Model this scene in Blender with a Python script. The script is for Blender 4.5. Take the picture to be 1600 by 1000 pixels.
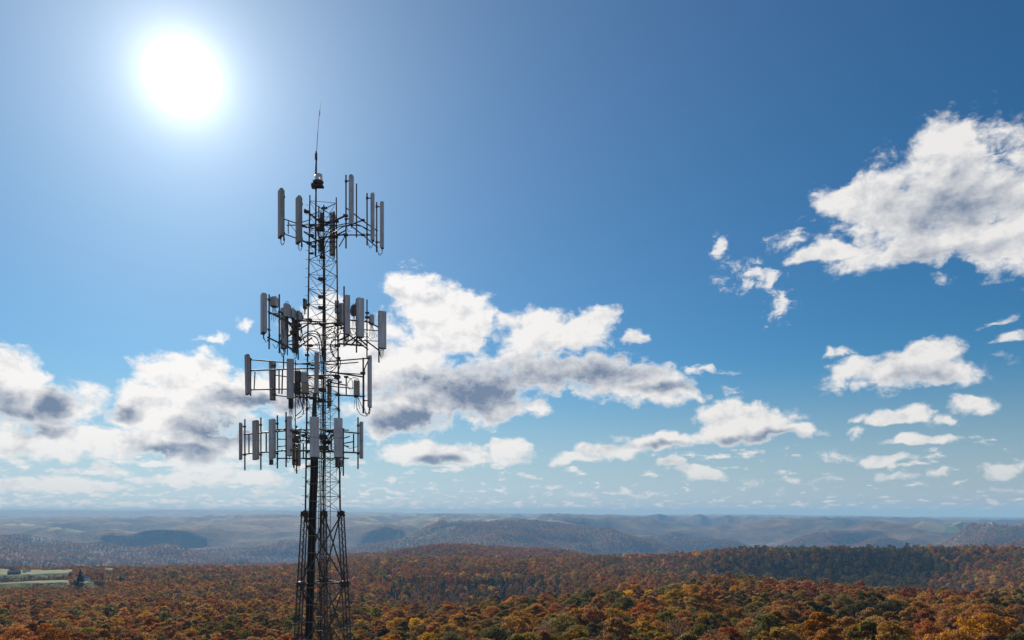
import bpy, bmesh, math, random
import numpy as np
from mathutils import Vector, Matrix, Quaternion

# ------------------------------------------------------------------ clear
for o in list(bpy.data.objects):
    bpy.data.objects.remove(o, do_unlink=True)
S = bpy.context.scene
COL = S.collection
R = math.radians
random.seed(7)
RNG = np.random.default_rng(11)

# ------------------------------------------------------------------ camera
F, CX, HY, ZC = 1200.0, 800.0, 799.0, 50.0     # focal length, centre, eye level (photo pixels), camera height (m)
cam_d = bpy.data.cameras.new('camera')
cam_d.sensor_width = 36.0
cam_d.lens = 36.0 * F / 1600.0
cam_d.shift_y = (HY - 500.0) / 1600.0
cam_d.clip_start = 0.5
cam_d.clip_end = 200000.0
cam = bpy.data.objects.new('camera', cam_d)
COL.objects.link(cam)
cam.location = (0, 0, ZC)
cam.rotation_euler = (R(90), 0, 0)
S.camera = cam

# ------------------------------------------------------------------ render
S.render.engine = 'CYCLES'
cy = S.cycles
cy.use_denoising = True
try:
    cy.denoiser = 'OPENIMAGEDENOISE'
    cy.denoising_input_passes = 'RGB_ALBEDO_NORMAL'
    cy.denoising_prefilter = 'ACCURATE'
except Exception:
    pass
cy.max_bounces = 6
cy.diffuse_bounces = 3
cy.glossy_bounces = 2
cy.transmission_bounces = 4
cy.transparent_max_bounces = 12
cy.volume_bounces = 1
cy.sample_clamp_indirect = 4.0
cy.caustics_reflective = False
cy.caustics_refractive = False
S.view_settings.view_transform = 'Standard'
S.view_settings.look = 'None'
EXPO = 0.7
S.view_settings.exposure = EXPO
S.view_settings.gamma = 1.0
S.view_settings.use_curve_mapping = False

# ------------------------------------------------------------------ sun and sky
SUN_PX, SUN_PY = 285.0, 120.0
SAZ = math.atan((SUN_PX - CX) / F)
SEL = math.atan((HY - SUN_PY) / F * math.cos(SAZ))
SUN_DIR = Vector((math.sin(SAZ) * math.cos(SEL), math.cos(SAZ) * math.cos(SEL), math.sin(SEL)))
sun_d = bpy.data.lights.new('sun', 'SUN')
sun_d.energy = 5.0
sun_d.angle = R(0.53)
sun_d.color = (1.0, 0.93, 0.82)
sun = bpy.data.objects.new('sun', sun_d)
COL.objects.link(sun)
sun.location = (-30, 60, 140)
sun.rotation_euler = (-SUN_DIR).to_track_quat('-Z', 'Y').to_euler()

class NT:
    """small helper that adds nodes and links"""
    def __init__(self, tree):
        self.t = tree; self.n = tree.nodes; self.l = tree.links
    def _in(self, sock, v):
        if v is None: return
        if hasattr(v, 'is_output'): self.l.new(v, sock)
        else: sock.default_value = v
    def node(self, kind, **kw):
        n = self.n.new(kind)
        for k, v in kw.items(): setattr(n, k, v)
        return n
    def math(self, op, a, b=None, c=None, clamp=False):
        n = self.n.new('ShaderNodeMath'); n.operation = op; n.use_clamp = clamp
        for i, v in enumerate((a, b, c)): self._in(n.inputs[i], v)
        return n.outputs[0]
    def vmath(self, op, a, b=None, c=None, out=0):
        n = self.n.new('ShaderNodeVectorMath'); n.operation = op
        for i, v in enumerate((a, b, c)):
            if v is not None: self._in(n.inputs[i], v)
        return n.outputs[out]
    def vscale(self, a, s):
        n = self.n.new('ShaderNodeVectorMath'); n.operation = 'SCALE'
        self._in(n.inputs[0], a); self._in(n.inputs['Scale'], s)
        return n.outputs[0]
    def xyz(self, x, y, z=0.0):
        n = self.n.new('ShaderNodeCombineXYZ')
        for i, v in enumerate((x, y, z)): self._in(n.inputs[i], v)
        return n.outputs[0]
    def sep(self, v):
        n = self.n.new('ShaderNodeSeparateXYZ'); self._in(n.inputs[0], v)
        return n.outputs
    def noise(self, vec, scale, detail=4.0, rough=0.55, lac=2.0, dist=0.0, dim='3D', color=False):
        n = self.n.new('ShaderNodeTexNoise'); n.noise_dimensions = dim
        self._in(n.inputs['Vector'], vec)
        n.inputs['Scale'].default_value = scale; n.inputs['Detail'].default_value = detail
        n.inputs['Roughness'].default_value = rough; n.inputs['Lacunarity'].default_value = lac
        n.inputs['Distortion'].default_value = dist
        return n.outputs['Color'] if color else n.outputs[0]
    def smooth(self, v, a, b, lo=0.0, hi=1.0):
        n = self.n.new('ShaderNodeMapRange'); n.interpolation_type = 'SMOOTHSTEP'
        self._in(n.inputs[0], v)
        for i, x in enumerate((a, b, lo, hi)): self._in(n.inputs[i + 1], x)
        return n.outputs[0]
    def lin(self, v, a, b, lo=0.0, hi=1.0):
        n = self.n.new('ShaderNodeMapRange'); self._in(n.inputs[0], v)
        for i, x in enumerate((a, b, lo, hi)): self._in(n.inputs[i + 1], x)
        return n.outputs[0]
    def mix(self, f, a, b, blend='MIX'):
        n = self.n.new('ShaderNodeMix'); n.data_type = 'RGBA'; n.blend_type = blend
        self._in(n.inputs[0], f)
        self._in(n.inputs[6], a if hasattr(a, 'is_output') else (*a[:3], 1.0))
        self._in(n.inputs[7], b if hasattr(b, 'is_output') else (*b[:3], 1.0))
        return n.outputs[2]

def sky_dir(px, py):
    """photo pixel to (azimuth, tangent of elevation)"""
    az = math.atan((px - CX) / F)
    return az, (HY - py) / F * math.cos(az)

# cumulus clouds of the day: centre and half size of every puff
PUFFS = [
 # tall cloud, upper right
 (1484,300,95,84),(1430,316,105,54),(1338,306,48,18),(1505,368,140,34),(1600,320,60,66),(1300,397,60,11),
 (1430,394,100,16),(1560,394,75,15),(1476,232,42,38),(1660,350,80,70),
 # broad cloud, centre
 (690,505,85,52),(640,470,38,38),(735,490,45,32),(635,560,75,60),(700,610,115,52),(775,625,70,30),(620,645,70,36),
 (865,525,85,42),(845,505,50,28),(915,505,52,24),(875,578,115,38),(985,598,85,26),(1045,617,45,14),(995,528,22,12),(830,640,24,20),
 (510,515,45,45),(560,560,50,60),
 # row under it
 (668,710,62,22),(720,712,60,18),(795,706,42,20),
 # mid right
 (1172,664,70,26),(1128,645,32,18),(1225,674,48,12),(1033,688,66,15),(958,706,60,15),(898,716,34,10),(1095,738,42,10),(1058,724,16,9),
 (1425,580,90,24),(1448,558,52,20),(1340,578,34,16),(1395,650,42,10),(1521,629,26,12),(1450,688,44,8),(1380,720,34,9),
 
 # long bank, lower side of the sun
 (25,590,48,30),(100,632,58,34),(40,640,70,40),(-30,625,70,55),(70,692,120,19),(200,690,100,23),(225,625,50,34),(300,602,85,40),
 (375,622,85,40),(303,574,32,16),(265,655,100,30),(340,694,60,26),(310,722,45,16),(440,615,60,36),
 (40,757,90,9),(285,751,60,9),(392,746,56,11),(150,762,60,6),
]
# torn shreds, thin enough for the blue to show through
WISPS = [(1130,386,20,20),(1172,430,42,24),(1216,478,24,30),(1205,440,14,40),(1308,556,26,12),(1300,710,34,8),(1104,580,34,11),(1146,612,16,9),(1586,528,18,7),(1560,502,16,6),
         (336,528,22,8),(390,512,22,13),(170,735,24,8),(100,735,30,7),(1238,376,30,18),(1520,290,60,70),(640,450,26,34),(1340,650,18,6),(1345,672,14,12),(1240,748,24,6),
         (1165,752,22,7),(1290,750,24,6),(1400,745,30,8),(1470,745,28,8),(1575,732,30,9),(1010,770,24,5),(980,765,20,5),(610,770,40,6),(905,775,26,5),(870,755,24,5),(790,765,24,5),(1480,655,26,9),(1590,760,26,6)]
# thick, shaded cores
CORES = [(745,612,135,40),(890,582,130,28),(975,550,70,18),(1050,606,60,10),(640,655,75,22),(88,634,30,30),(15,640,45,26),(355,672,80,26),
         (693,722,36,9),(1480,320,100,50),(1500,392,120,16),(1205,682,60,9),(390,625,70,16),(270,704,60,14),(60,672,40,12),(190,640,30,16),
         (1040,696,50,7),(1430,592,60,10),(470,630,60,24)]

world = bpy.data.worlds.new('World')
S.world = world
world.use_nodes = True
world.cycles.sampling_method = 'MANUAL'
world.cycles.sample_map_resolution = 1024
wt = NT(world.node_tree)
wt.n.clear()
w_out = wt.node('ShaderNodeOutputWorld')
w_bg = wt.node('ShaderNodeBackground')
wt.l.new(w_bg.outputs[0], w_out.inputs[0])
SKY_STRENGTH = 0.05
w_bg.inputs['Strength'].default_value = SKY_STRENGTH
K = 2 ** -EXPO / SKY_STRENGTH      # cloud and aureole radiance, given as seen in the picture
sky = wt.node('ShaderNodeTexSky', sky_type='NISHITA', sun_disc=False)
sky.sun_elevation = SEL
sky.sun_rotation = SAZ
sky.altitude = 600.0
sky.air_density = 1.0
sky.dust_density = 0.25
sky.ozone_density = 2.5
sdir = wt.node('ShaderNodeTexCoord').outputs['Generated']
sx, sy, sz = wt.sep(sdir)
s_az = wt.math('ARCTAN2', sx, sy)
s_h = wt.math('MAXIMUM', wt.math('SQRT', wt.math('ADD', wt.math('MULTIPLY', sx, sx), wt.math('MULTIPLY', sy, sy))), 1e-3)
s_t = wt.math('DIVIDE', sz, s_h)
s_p = wt.xyz(s_az, s_t, 0.0)
# aureole of forward scattered light round the sun
s_ang = wt.math('ARCCOSINE', wt.math('MINIMUM', wt.vmath('DOT_PRODUCT', sdir, tuple(SUN_DIR), out=1), 0.999999))
def falloff(width, peak):
    return wt.math('MULTIPLY', wt.math('EXPONENT', wt.math('MULTIPLY', s_ang, -1 / width)), peak * K)
glare = wt.math('ADD', falloff(0.020, 2.6), falloff(0.085, 0.44))
aur = wt.vmath('ADD', wt.vscale((1.0, 0.985, 0.96), glare), wt.vscale((0.86, 0.95, 1.0), falloff(0.34, 0.30)))
sky_rgb = wt.node('ShaderNodeGamma')            # clear, dry autumn air: deeper blue away from the sun
sky_hs = wt.node('ShaderNodeHueSaturation')
sky_hs.inputs['Saturation'].default_value = 1.34
sky_hs.inputs['Hue'].default_value = 0.490
wt.l.new(sky.outputs[0], sky_hs.inputs['Color'])
wt.l.new(sky_hs.outputs[0], sky_rgb.inputs[0])
sky_rgb.inputs[1].default_value = 1.0
sky_col = wt.mix(1.0, wt.vmath('MULTIPLY', sky_rgb.outputs[0], tuple(c * 2 ** -EXPO * 1.3 for c in (0.46, 0.83, 1.02))), aur, 'ADD')

# the lowest sky is paler and less blue than clear air alone
bw = wt.node('ShaderNodeRGBToBW')
wt.l.new(sky_col, bw.inputs[0])
low = wt.vscale((0.74, 0.93, 1.10), wt.math('MULTIPLY', wt.math('POWER', wt.math('MULTIPLY', bw.outputs[0], 1 / K), 0.5), 0.82 * K))
sky_col = wt.mix(wt.smooth(s_t, 0.20, -0.01, 0.0, 0.92), sky_col, low)

def puff_field(nt, p, puffs):
    q = None
    for cxp, cyp, rx, ry in puffs:
        a, t = sky_dir(cxp, cyp)
        ia, it = F / rx, F / ry
        v = nt.vmath('MULTIPLY_ADD', p, (ia, it, 0), (-a * ia, -t * it, 0))
        d = nt.vmath('DOT_PRODUCT', v, v, out=1)
        q = d if q is None else nt.math('MINIMUM', q, d)
    return nt.math('SUBTRACT', 1.0, nt.math('SQRT', q))

# turbulence, one fine and one coarse, in sky angles
s_pn = wt.vmath('MULTIPLY', s_p, (1.0, 1.35, 1.0))
warp = wt.vmath('SUBTRACT', wt.noise(s_pn, 14.0, 3.0, 0.6, dim='2D', color=True), (0.5, 0.5, 0.5))
s_pw = wt.vmath('MULTIPLY_ADD', warp, (0.045, 0.03, 0.0), s_p)
n_fine = wt.noise(wt.vmath('ADD', s_pn, wt.vscale(warp, 0.02)), 24.0, 9.0, 0.58, 2.1, dim='2D')
n_big = wt.noise(s_pn, 9.0, 6.0, 0.62, 2.1, dim='2D')
fld = puff_field(wt, s_pw, PUFFS)
vb = wt.node('ShaderNodeTexVoronoi', voronoi_dimensions='2D', feature='F1')
wt._in(vb.inputs['Vector'], wt.vmath('MULTIPLY_ADD', warp, (0.03, 0.03, 0.0), s_pn))
vb.inputs['Scale'].default_value = 30.0; vb.inputs['Detail'].default_value = 3.0
vb.inputs['Roughness'].default_value = 0.55; vb.inputs['Lacunarity'].default_value = 2.2
billow = wt.math('SUBTRACT', 0.47, vb.outputs['Distance'])
nn = wt.math('ADD', wt.math('MULTIPLY', billow, 0.65), wt.math('ADD', wt.math('MULTIPLY', wt.math('SUBTRACT', n_fine, 0.5), 2.2), wt.math('MULTIPLY', wt.math('SUBTRACT', n_big, 0.5), 1.8)))
dens_a = wt.math('ADD', wt.math('MULTIPLY_ADD', fld, 1.6, 0.56), nn)
# scattered small clouds that thin out towards the zenith and crowd at the horizon, all round
left = wt.smooth(s_az, 0.35, -0.55, -0.045, 0.055)
dens_b = None
for t0, t1, t2, t3, sc, cov, ox in ((0.020, 0.045, 0.075, 0.115, 24.0, 0.45, 3.1), (0.006, 0.018, 0.032, 0.052, 46.0, 0.445, 7.7), (-0.002, 0.003, 0.012, 0.022, 60.0, 0.50, 12.3)):
    band = wt.math('MULTIPLY', wt.smooth(s_t, t0, t1), wt.smooth(s_t, t3, t2))
    n_b = wt.noise(wt.vmath('MULTIPLY_ADD', s_p, (1.0, 3.0, 1.0), (ox, ox, 0.0)), sc, 7.0, 0.58, 2.1, dim='2D')
    d_b = wt.math('SUBTRACT', wt.math('MULTIPLY', wt.math('ADD', wt.math('ADD', n_b, left), cov - 1.0), 6.0), wt.math('MULTIPLY', wt.math('SUBTRACT', 1.0, band), 2.5))
    dens_b = d_b if dens_b is None else wt.math('MAXIMUM', dens_b, d_b)
# the same broken cumulus, added unseen beside and behind the camera as fill light
n_o = wt.noise(wt.vmath('MULTIPLY_ADD', sdir, (1.0, 1.0, 2.2), (4.0, 1.0, 2.0)), 5.0, 8.0, 0.58, 2.1)
around = wt.math('MULTIPLY', wt.smooth(sy, 0.72, 0.55), wt.math('MULTIPLY', wt.smooth(s_t, 0.05, 0.14), wt.smooth(s_t, 1.3, 0.5)))
dens_o = wt.math('SUBTRACT', wt.math('MULTIPLY', wt.math('SUBTRACT', n_o, 0.47), 6.0), wt.math('MULTIPLY', wt.math('SUBTRACT', 1.0, around), 3.0))
dens = wt.math('MAXIMUM', wt.math('MAXIMUM', dens_a, dens_b), dens_o)
alpha = wt.math('MULTIPLY', wt.smooth(dens, -0.12, 0.85), wt.smooth(s_t, -0.002, 0.004))
n_w = wt.noise(wt.vmath('MULTIPLY', s_pw, (1.0, 1.5, 1.0)), 40.0, 8.0, 0.66, 2.1, dim='2D')
dens_w = wt.math('ADD', wt.math('MULTIPLY', puff_field(wt, s_pw, WISPS), 1.5), wt.math('MULTIPLY', wt.math('SUBTRACT', n_w, 0.52), 5.0))
alpha = wt.math('MAXIMUM', alpha, wt.smooth(dens_w, -0.1, 1.5, 0.0, 0.92))
# light through the cloud: thickness towards the sun, and the deep cores
shift = (math.copysign(0.012, SUN_PX - 800), 0.03, 0)
fld_s = puff_field(wt, wt.vmath('ADD', s_pw, shift), PUFFS[:41])
core = wt.math('ADD', wt.math('MULTIPLY', puff_field(wt, s_pw, CORES), 1.5), wt.math('ADD', wt.math('MULTIPLY', wt.math('SUBTRACT', n_big, 0.5), 1.9), wt.math('MULTIPLY', wt.math('SUBTRACT', n_fine, 0.5), 0.7)))
thick = wt.math('ADD', wt.math('MULTIPLY', wt.smooth(wt.math('ADD', wt.math('MULTIPLY', fld_s, 1.3), nn), 0.2, 1.6), 0.34),
                wt.math('MULTIPLY', wt.math('MULTIPLY', wt.smooth(core, -0.75, 1.45), wt.smooth(s_az, 0.45, 0.12, 0.62, 1.0)), 0.98), clamp=True)
emb = wt.math('SUBTRACT', wt.noise(wt.vmath('ADD', s_pn, (math.copysign(0.006, SUN_PX - 800), 0.016, 0)), 24.0, 6.0, 0.60, 2.1, dim='2D'), n_fine)
thick = wt.math('ADD', thick, wt.math('MULTIPLY', emb, 1.3), clamp=True)
thick = wt.math('MULTIPLY', thick, wt.smooth(dens, 0.1, 0.9))
cl_bright = wt.vscale((1.0, 0.985, 0.97), wt.math('MULTIPLY', wt.math('ADD', 0.80, wt.math('MULTIPLY', wt.math('EXPONENT', wt.math('MULTIPLY', s_ang, -1 / 0.35)), 0.42)), K))
cl_dark = wt.vscale((0.185, 0.25, 0.365), K)
cl = wt.mix(thick, cl_bright, cl_dark)
# far clouds sink into the air
far = wt.smooth(s_t, 0.10, 0.0, 0.0, 0.45)
cl = wt.mix(far, cl, wt.mix(0.35, sky_col, wt.vscale((0.85, 0.88, 0.90), wt.math('MULTIPLY', 0.75, K))))
final = wt.mix(alpha, sky_col, cl)
wt.l.new(final, w_bg.inputs['Color'])

# ================================================================== helpers for things
def at(px, py, Y):
    """point at forward distance Y (m) that the photo shows at this pixel"""
    return Vector(((px - CX) / F * Y, Y, ZC - (py - HY) / F * Y))

def tag(o, label=None, cat=None, group=None, kind=None):
    if label: o['label'] = label
    if cat: o['category'] = cat
    if group: o['group'] = group
    if kind: o['kind'] = kind
    return o

def empty(name, loc=(0, 0, 0), parent=None):
    o = bpy.data.objects.new(name, None); COL.objects.link(o)
    o.location = loc; o.empty_display_size = 0.2
    if parent: o.parent = parent
    return o

def link_mesh(name, me, mat=None, parent=None):
    o = bpy.data.objects.new(name, me); COL.objects.link(o)
    if mat is not None and not me.materials: me.materials.append(mat)
    if parent: o.parent = parent
    return o

def mesh_np(name, co, faces, smooth=False):
    me = bpy.data.meshes.new(name)
    co = np.asarray(co, dtype=np.float32)
    faces = np.asarray(faces, dtype=np.int32)
    n, k = faces.shape
    me.vertices.add(len(co)); me.vertices.foreach_set('co', co.ravel())
    me.loops.add(n * k); me.loops.foreach_set('vertex_index', faces.ravel())
    me.polygons.add(n)
    me.polygons.foreach_set('loop_start', np.arange(0, n * k, k, dtype=np.int32))
    me.polygons.foreach_set('loop_total', np.full(n, k, dtype=np.int32))
    me.update(calc_edges=True)
    if smooth: me.polygons.foreach_set('use_smooth', np.ones(n, dtype=bool))
    return me

def new_mat(name):
    m = bpy.data.materials.new(name); m.use_nodes = True
    nt = NT(m.node_tree)
    return m, nt, nt.n['Principled BSDF']

# ================================================================== terrain
def vnoise(x, y, seed=0):
    """smooth value noise on the plane, -1 to 1"""
    xi = np.floor(x).astype(np.int64); yi = np.floor(y).astype(np.int64)
    fx = x - xi; fy = y - yi
    fx = fx * fx * fx * (fx * (fx * 6 - 15) + 10); fy = fy * fy * fy * (fy * (fy * 6 - 15) + 10)
    def h(a, b):
        n = (a * 374761393 + b * 668265263 + seed * 1442695041) & 0x7fffffff
        n = ((n ^ (n >> 13)) * 1274126177) & 0x7fffffff
        n = n ^ (n >> 16)
        return (n % 65536) / 32768.0 - 1.0
    a = h(xi, yi); b = h(xi + 1, yi); c = h(xi, yi + 1); d = h(xi + 1, yi + 1)
    return (a * (1 - fx) + b * fx) * (1 - fy) + (c * (1 - fx) + d * fx) * fy

def fbm(x, y, octs=4, seed=0, gain=0.5):
    s = 0.0; a = 1.0; t = 0.0
    for i in range(octs):
        s = s + a * vnoise(x * 2 ** i + 17.3 * i, y * 2 ** i - 9.1 * i, seed + i)
        t += a; a *= gain
    return s / t

# land heights as read along bearings: bearing (photo column) -> (distance, row of the canopy or ground there)
PROF = {
 -500: [(20,1400),(300,1000),(900,930),(1500,905),(1900,897),(4000,890),(7000,836),(13000,812),(22000,808),(25000,795.5),(45000,806)],
    0: [(20,1400),(300,1000),(600,952),(900,930),(1250,910),(1600,898),(1850,888),(2600,905),(4200,888),(6500,845),(9000,830),(13000,812),(20000,809),(25000,795.5),(45000,806)],
  200: [(20,1400),(300,1000),(600,950),(900,926),(1300,905),(1700,888),(2200,890),(2800,905),(4200,893),(6500,850),(9000,830),(13000,813),(20000,809),(25000,796.5),(45000,806)],
  400: [(20,1400),(290,1000),(600,945),(1000,920),(1500,896),(1900,884),(2600,892),(4200,890),(6500,843),(9000,828),(13000,810),(20000,808),(25000,797),(45000,806)],
  560: [(20,1400),(270,1000),(550,948),(700,938),(850,944),(1050,926),(1400,892),(1700,884),(2000,876),(2500,872),(3250,868),(3700,884),(4500,880),(6500,842),(9000,826),(13000,812),(20000,808),(25000,799.5),(45000,806)],
  700: [(20,1400),(230,1000),(480,948),(620,937),(720,944),(880,956),(1050,932),(1400,886),(1650,884),(2050,873),(2300,873),(2600,878),(3300,850),(4200,874),(5500,862),(7500,828),(10000,820),(14000,808),(20000,808),(25000,802),(45000,806)],
  850: [(20,1400),(200,1000),(420,938),(540,921),(640,932),(900,948),(1150,922),(1450,884),(1700,882),(2100,873),(2450,878),(3250,857),(4200,884),(5500,862),(7500,828),(10000,820),(14000,808),(20000,808),(25000,802),(45000,806)],
 1000: [(20,1400),(180,1000),(400,932),(560,912),(680,918),(900,932),(1100,906),(1300,888),(1500,895),(1750,890),(2050,865),(2400,872),(3200,880),(4500,866),(6500,838),(9000,825),(14000,809),(20000,808),(25000,804),(45000,807)],
 1150: [(20,1400),(170,1000),(400,930),(600,904),(760,893),(880,896),(1100,916),(1350,912),(1550,892),(1850,856),(2100,860),(3200,884),(4500,862),(6500,840),(9000,826),(14000,811),(20000,810),(25000,803),(45000,807)],
 1300: [(20,1400),(165,1000),(400,930),(600,908),(740,899),(860,910),(1100,934),(1380,918),(1550,890),(1780,857),(2050,864),(3200,884),(4500,860),(6500,836),(9000,824),(14000,813),(20000,811),(25000,804),(45000,807)],
 1450: [(20,1400),(160,1000),(400,932),(600,914),(720,916),(950,940),(1300,924),(1520,892),(1750,856),(2000,866),(3200,880),(4500,852),(6500,834),(9000,823),(14000,814),(20000,812),(25000,808),(45000,807)],
 1600: [(20,1400),(160,1000),(400,930),(560,911),(680,914),(900,930),(1150,908),(1450,880),(1800,854),(2100,862),(3200,874),(4500,848),(6500,834),(9000,822),(14000,815),(20000,812),(25000,809),(45000,808)],
 2100: [(20,1400),(160,1000),(400,930),(560,911),(680,914),(900,930),(1150,908),(1450,880),(1800,854),(2100,862),(3200,874),(4500,848),(6500,834),(9000,822),(14000,815),(20000,812),(25000,809),(45000,808)],
}
_LY = np.linspace(math.log(20), math.log(45000), 260)
_cols = sorted(PROF)
_az = np.array([math.atan((c - CX) / F) for c in _cols])
_tab = []
for c in _cols:
    ly = np.array([math.log(a) for a, b in PROF[c]])
    z = np.array([-(b - HY) / F * a for a, b in PROF[c]])
    z[0] = -48.0 - 18.0 * 0 + 18.0
    v = np.interp(_LY, ly, z)
    k = np.array([1, 3, 5, 6, 5, 3, 1], float); k /= k.sum()
    v = np.convolve(np.pad(v, 3, mode='edge'), k, 'valid')
    _tab.append(v)
_tab = np.array(_tab)
TREE_H = 18.0

def forest_top(x, y):
    """height of the canopy (or of the bare land where there are fields), relative to the camera"""
    x = np.asarray(x, float); y = np.asarray(y, float)
    az = np.arctan2(x, y)
    r = np.maximum(np.sqrt(x * x + y * y), 21.0)
    yy = r * np.clip(np.cos(az), 0.6, 1.0)
    ly = np.clip(np.log(np.maximum(yy, 21.0)), _LY[0], _LY[-1] - 1e-6)
    a = np.clip(az, _az[0], _az[-1] - 1e-6)
    i = np.clip(np.searchsorted(_az, a, side='right') - 1, 0, len(_az) - 2)
    u = (a - _az[i]) / (_az[i + 1] - _az[i]); u = u * u * (3 - 2 * u)
    g = (ly - _LY[0]) / (_LY[1] - _LY[0]); j = np.clip(g.astype(int), 0, len(_LY) - 2); w = g - j
    z = (_tab[i, j] * (1 - w) + _tab[i, j + 1] * w) * (1 - u) + (_tab[i + 1, j] * (1 - w) + _tab[i + 1, j + 1] * w) * u
    # smaller relief
    near = np.clip((r - 150) / 900, 0, 1) * np.clip((3600 - r) / 1400, 0, 1)
    z = z + near * 17.0 * fbm(x / 460, y / 460, 4, 3)
    wx = x + 500 * vnoise(x / 2300, y / 2300, 31); wy = y + 500 * vnoise(x / 2300, y / 2300, 47)
    rid = 1.0 - 2.0 * np.abs(fbm(wx / 2600, wy / 1900, 4, 8, 0.5))
    farw = np.clip((r - 4000) / 2000, 0, 1) * np.clip((26000 - r) / 12000, 0.12, 1)
    z = z + farw * (290.0 * (rid - 0.74)) + farw * 26 * fbm(wx / 600, wy / 600, 3, 12)
    mt = np.clip((r - 19000) / 4000, 0, 1) * np.clip((34000 - r) / 6000, 0, 1)
    z = z + mt * 38.0 * fbm(x / 5200, y / 5200, 4, 61)
    # wooded knoll on the middle ridge
    kx, ky = (738 - CX) / F * 2450, 2450.0
    z = z + 17.0 * np.exp(-(((x - kx) / 62) ** 2 + ((y - ky) / 90) ** 2) ** 2)
    return z

def field_mask(x, y):
    """1 where the land is open (pasture), 0 where it is wooded"""
    x = np.asarray(x, float); y = np.asarray(y, float)
    m = np.zeros_like(x)
    px = CX + F * x / np.maximum(y, 1.0)
    def box(p0, p1, y0, y1):
        wob = 25 * vnoise(x / 60, y / 60, 91)
        return ((px > p0 + wob * 0.5) & (px < p1 + wob * 0.5) & (y > y0 + wob) & (y < y1 + wob)).astype(float)
    m = np.maximum(m, box(-80, 110, 1225, 1370))      # pasture of the farm
    m = np.maximum(m, box(-80, 110, 1610, 1770))
    m = np.maximum(m, box(156, 172, 1660, 1740))
    m = np.maximum(m, box(127, 152, 1200, 1340))
    m = np.maximum(m, box(590, 650, 2060, 2420))
    m = np.maximum(m, box(775, 990, 2560, 2790))
    m = np.maximum(m, ((np.abs(x + 8.3) < 16) & (np.abs(y - 35) < 18)).astype(float))   # clearing at the foot of the tower
    return m

def ground_z(x, y):
    r = np.sqrt(np.asarray(x, float) ** 2 + np.asarray(y, float) ** 2)
    lift = TREE_H * np.clip((4200 - r) / 1600, 0, 1)          # below the crowns where trees are built; farther off the canopy is the surface
    f = field_mask(x, y) * (r > 700)
    return forest_top(x, y) - lift * (1 - 0.92 * f) + ZC

def build_ground():
    fine = np.linspace(R(-44), R(44), 560)
    side = np.linspace(R(44), R(316), 110)[1:-1]
    ang = np.concatenate([fine, side])
    rad = np.exp(np.concatenate([np.linspace(math.log(12), math.log(45000), 560)]))
    A, RR = np.meshgrid(ang, rad)
    X = np.sin(A) * RR; Y = np.cos(A) * RR
    Z = ground_z(X, Y)
    na, nr = len(ang), len(rad)
    co = np.stack([X.ravel(), Y.ravel(), Z.ravel()], 1)
    co = np.vstack([co, [[0, 0, float(Z[0].mean())]]])
    i = np.arange(nr - 1)[:, None] * na; j = np.arange(na)[None, :]; jn = (j + 1) % na
    q = np.stack([(i + j), (i + na + j), (i + na + jn), (i + jn)], -1).reshape(-1, 4)[:, ::-1]
    me = mesh_np('terrain', co[:-1], q, True)
    # open land as a mask for the material
    fm = field_mask(X, Y).ravel()
    a = me.attributes.new('pasture', 'FLOAT', 'POINT'); a.data.foreach_set('value', fm.astype(np.float32))
    # little cap under the camera
    bm = bmesh.new(); bm.from_mesh(me)
    c = bm.verts.new((0, 0, float(Z[0].mean())))
    bm.verts.ensure_lookup_table()
    for k in range(na):
        bm.faces.new((bm.verts[k], bm.verts[(k + 1) % na], c))
    bm.to_mesh(me); bm.free()
    return me

AUTUMN = [ # colours of foliage in the wood: weight, linear colour
 ('rust brown',      0.27, (0.215, 0.092, 0.032)),
 ('copper orange',   0.23, (0.316, 0.133, 0.034)),
 ('ochre',           0.19, (0.313, 0.162, 0.037)),
 ('olive green',     0.10, (0.166, 0.129, 0.034)),
 ('dark green',      0.06, (0.096, 0.086, 0.029)),
 ('grey brown',      0.11, (0.182, 0.110, 0.069)),
 ('crimson',         0.012, (0.250, 0.066, 0.029)),
 ('golden yellow',   0.03, (0.485, 0.251, 0.031)),
]

def autumn_ramp(nt, fac, shuffle=0):
    ramp = nt.node('ShaderNodeValToRGB'); ramp.color_ramp.interpolation = 'CONSTANT'
    el = ramp.color_ramp.elements
    seq = AUTUMN[shuffle:] + AUTUMN[:shuffle]
    t = 0.0
    while len(el) < len(seq): el.new(0.5)
    for e, (nm, wgt, c) in zip(el, seq):
        e.position = t; e.color = (*c, 1); t += wgt
    nt._in(ramp.inputs[0], fac)
    return ramp.outputs[0]

# ground: leaf litter near, canopy colours far, pasture in the clearings
m_ground, nt, bs = new_mat('woodland_floor_and_far_canopy')
geo = nt.node('ShaderNodeNewGeometry').outputs['Position']
xyz2 = nt.vmath('MULTIPLY', geo, (1, 1, 0))
dist = nt.vmath('LENGTH', xyz2, out=1)
vor = nt.node('ShaderNodeTexVoronoi'); vor.voronoi_dimensions = '2D'
nt.l.new(xyz2, vor.inputs['Vector']); vor.inputs['Scale'].default_value = 1 / 15.0
crown_rand = nt.sep(vor.outputs['Color'])[0]
stand = nt.noise(xyz2, 1 / 420.0, 4.0, 0.55, dim='2D')
fac = nt.math('FRACT', nt.math('ADD', nt.math('MULTIPLY', crown_rand, 0.75), nt.math('MULTIPLY', stand, 0.6)))
canopy = autumn_ramp(nt, fac)
canopy = nt.mix(0.62, canopy, (0.034, 0.034, 0.022))
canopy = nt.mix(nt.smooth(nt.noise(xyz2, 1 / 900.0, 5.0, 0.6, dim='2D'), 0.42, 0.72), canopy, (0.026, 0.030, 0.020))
patch = nt.noise(xyz2, 1 / 170.0, 5.0, 0.65, dim='2D')
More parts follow.
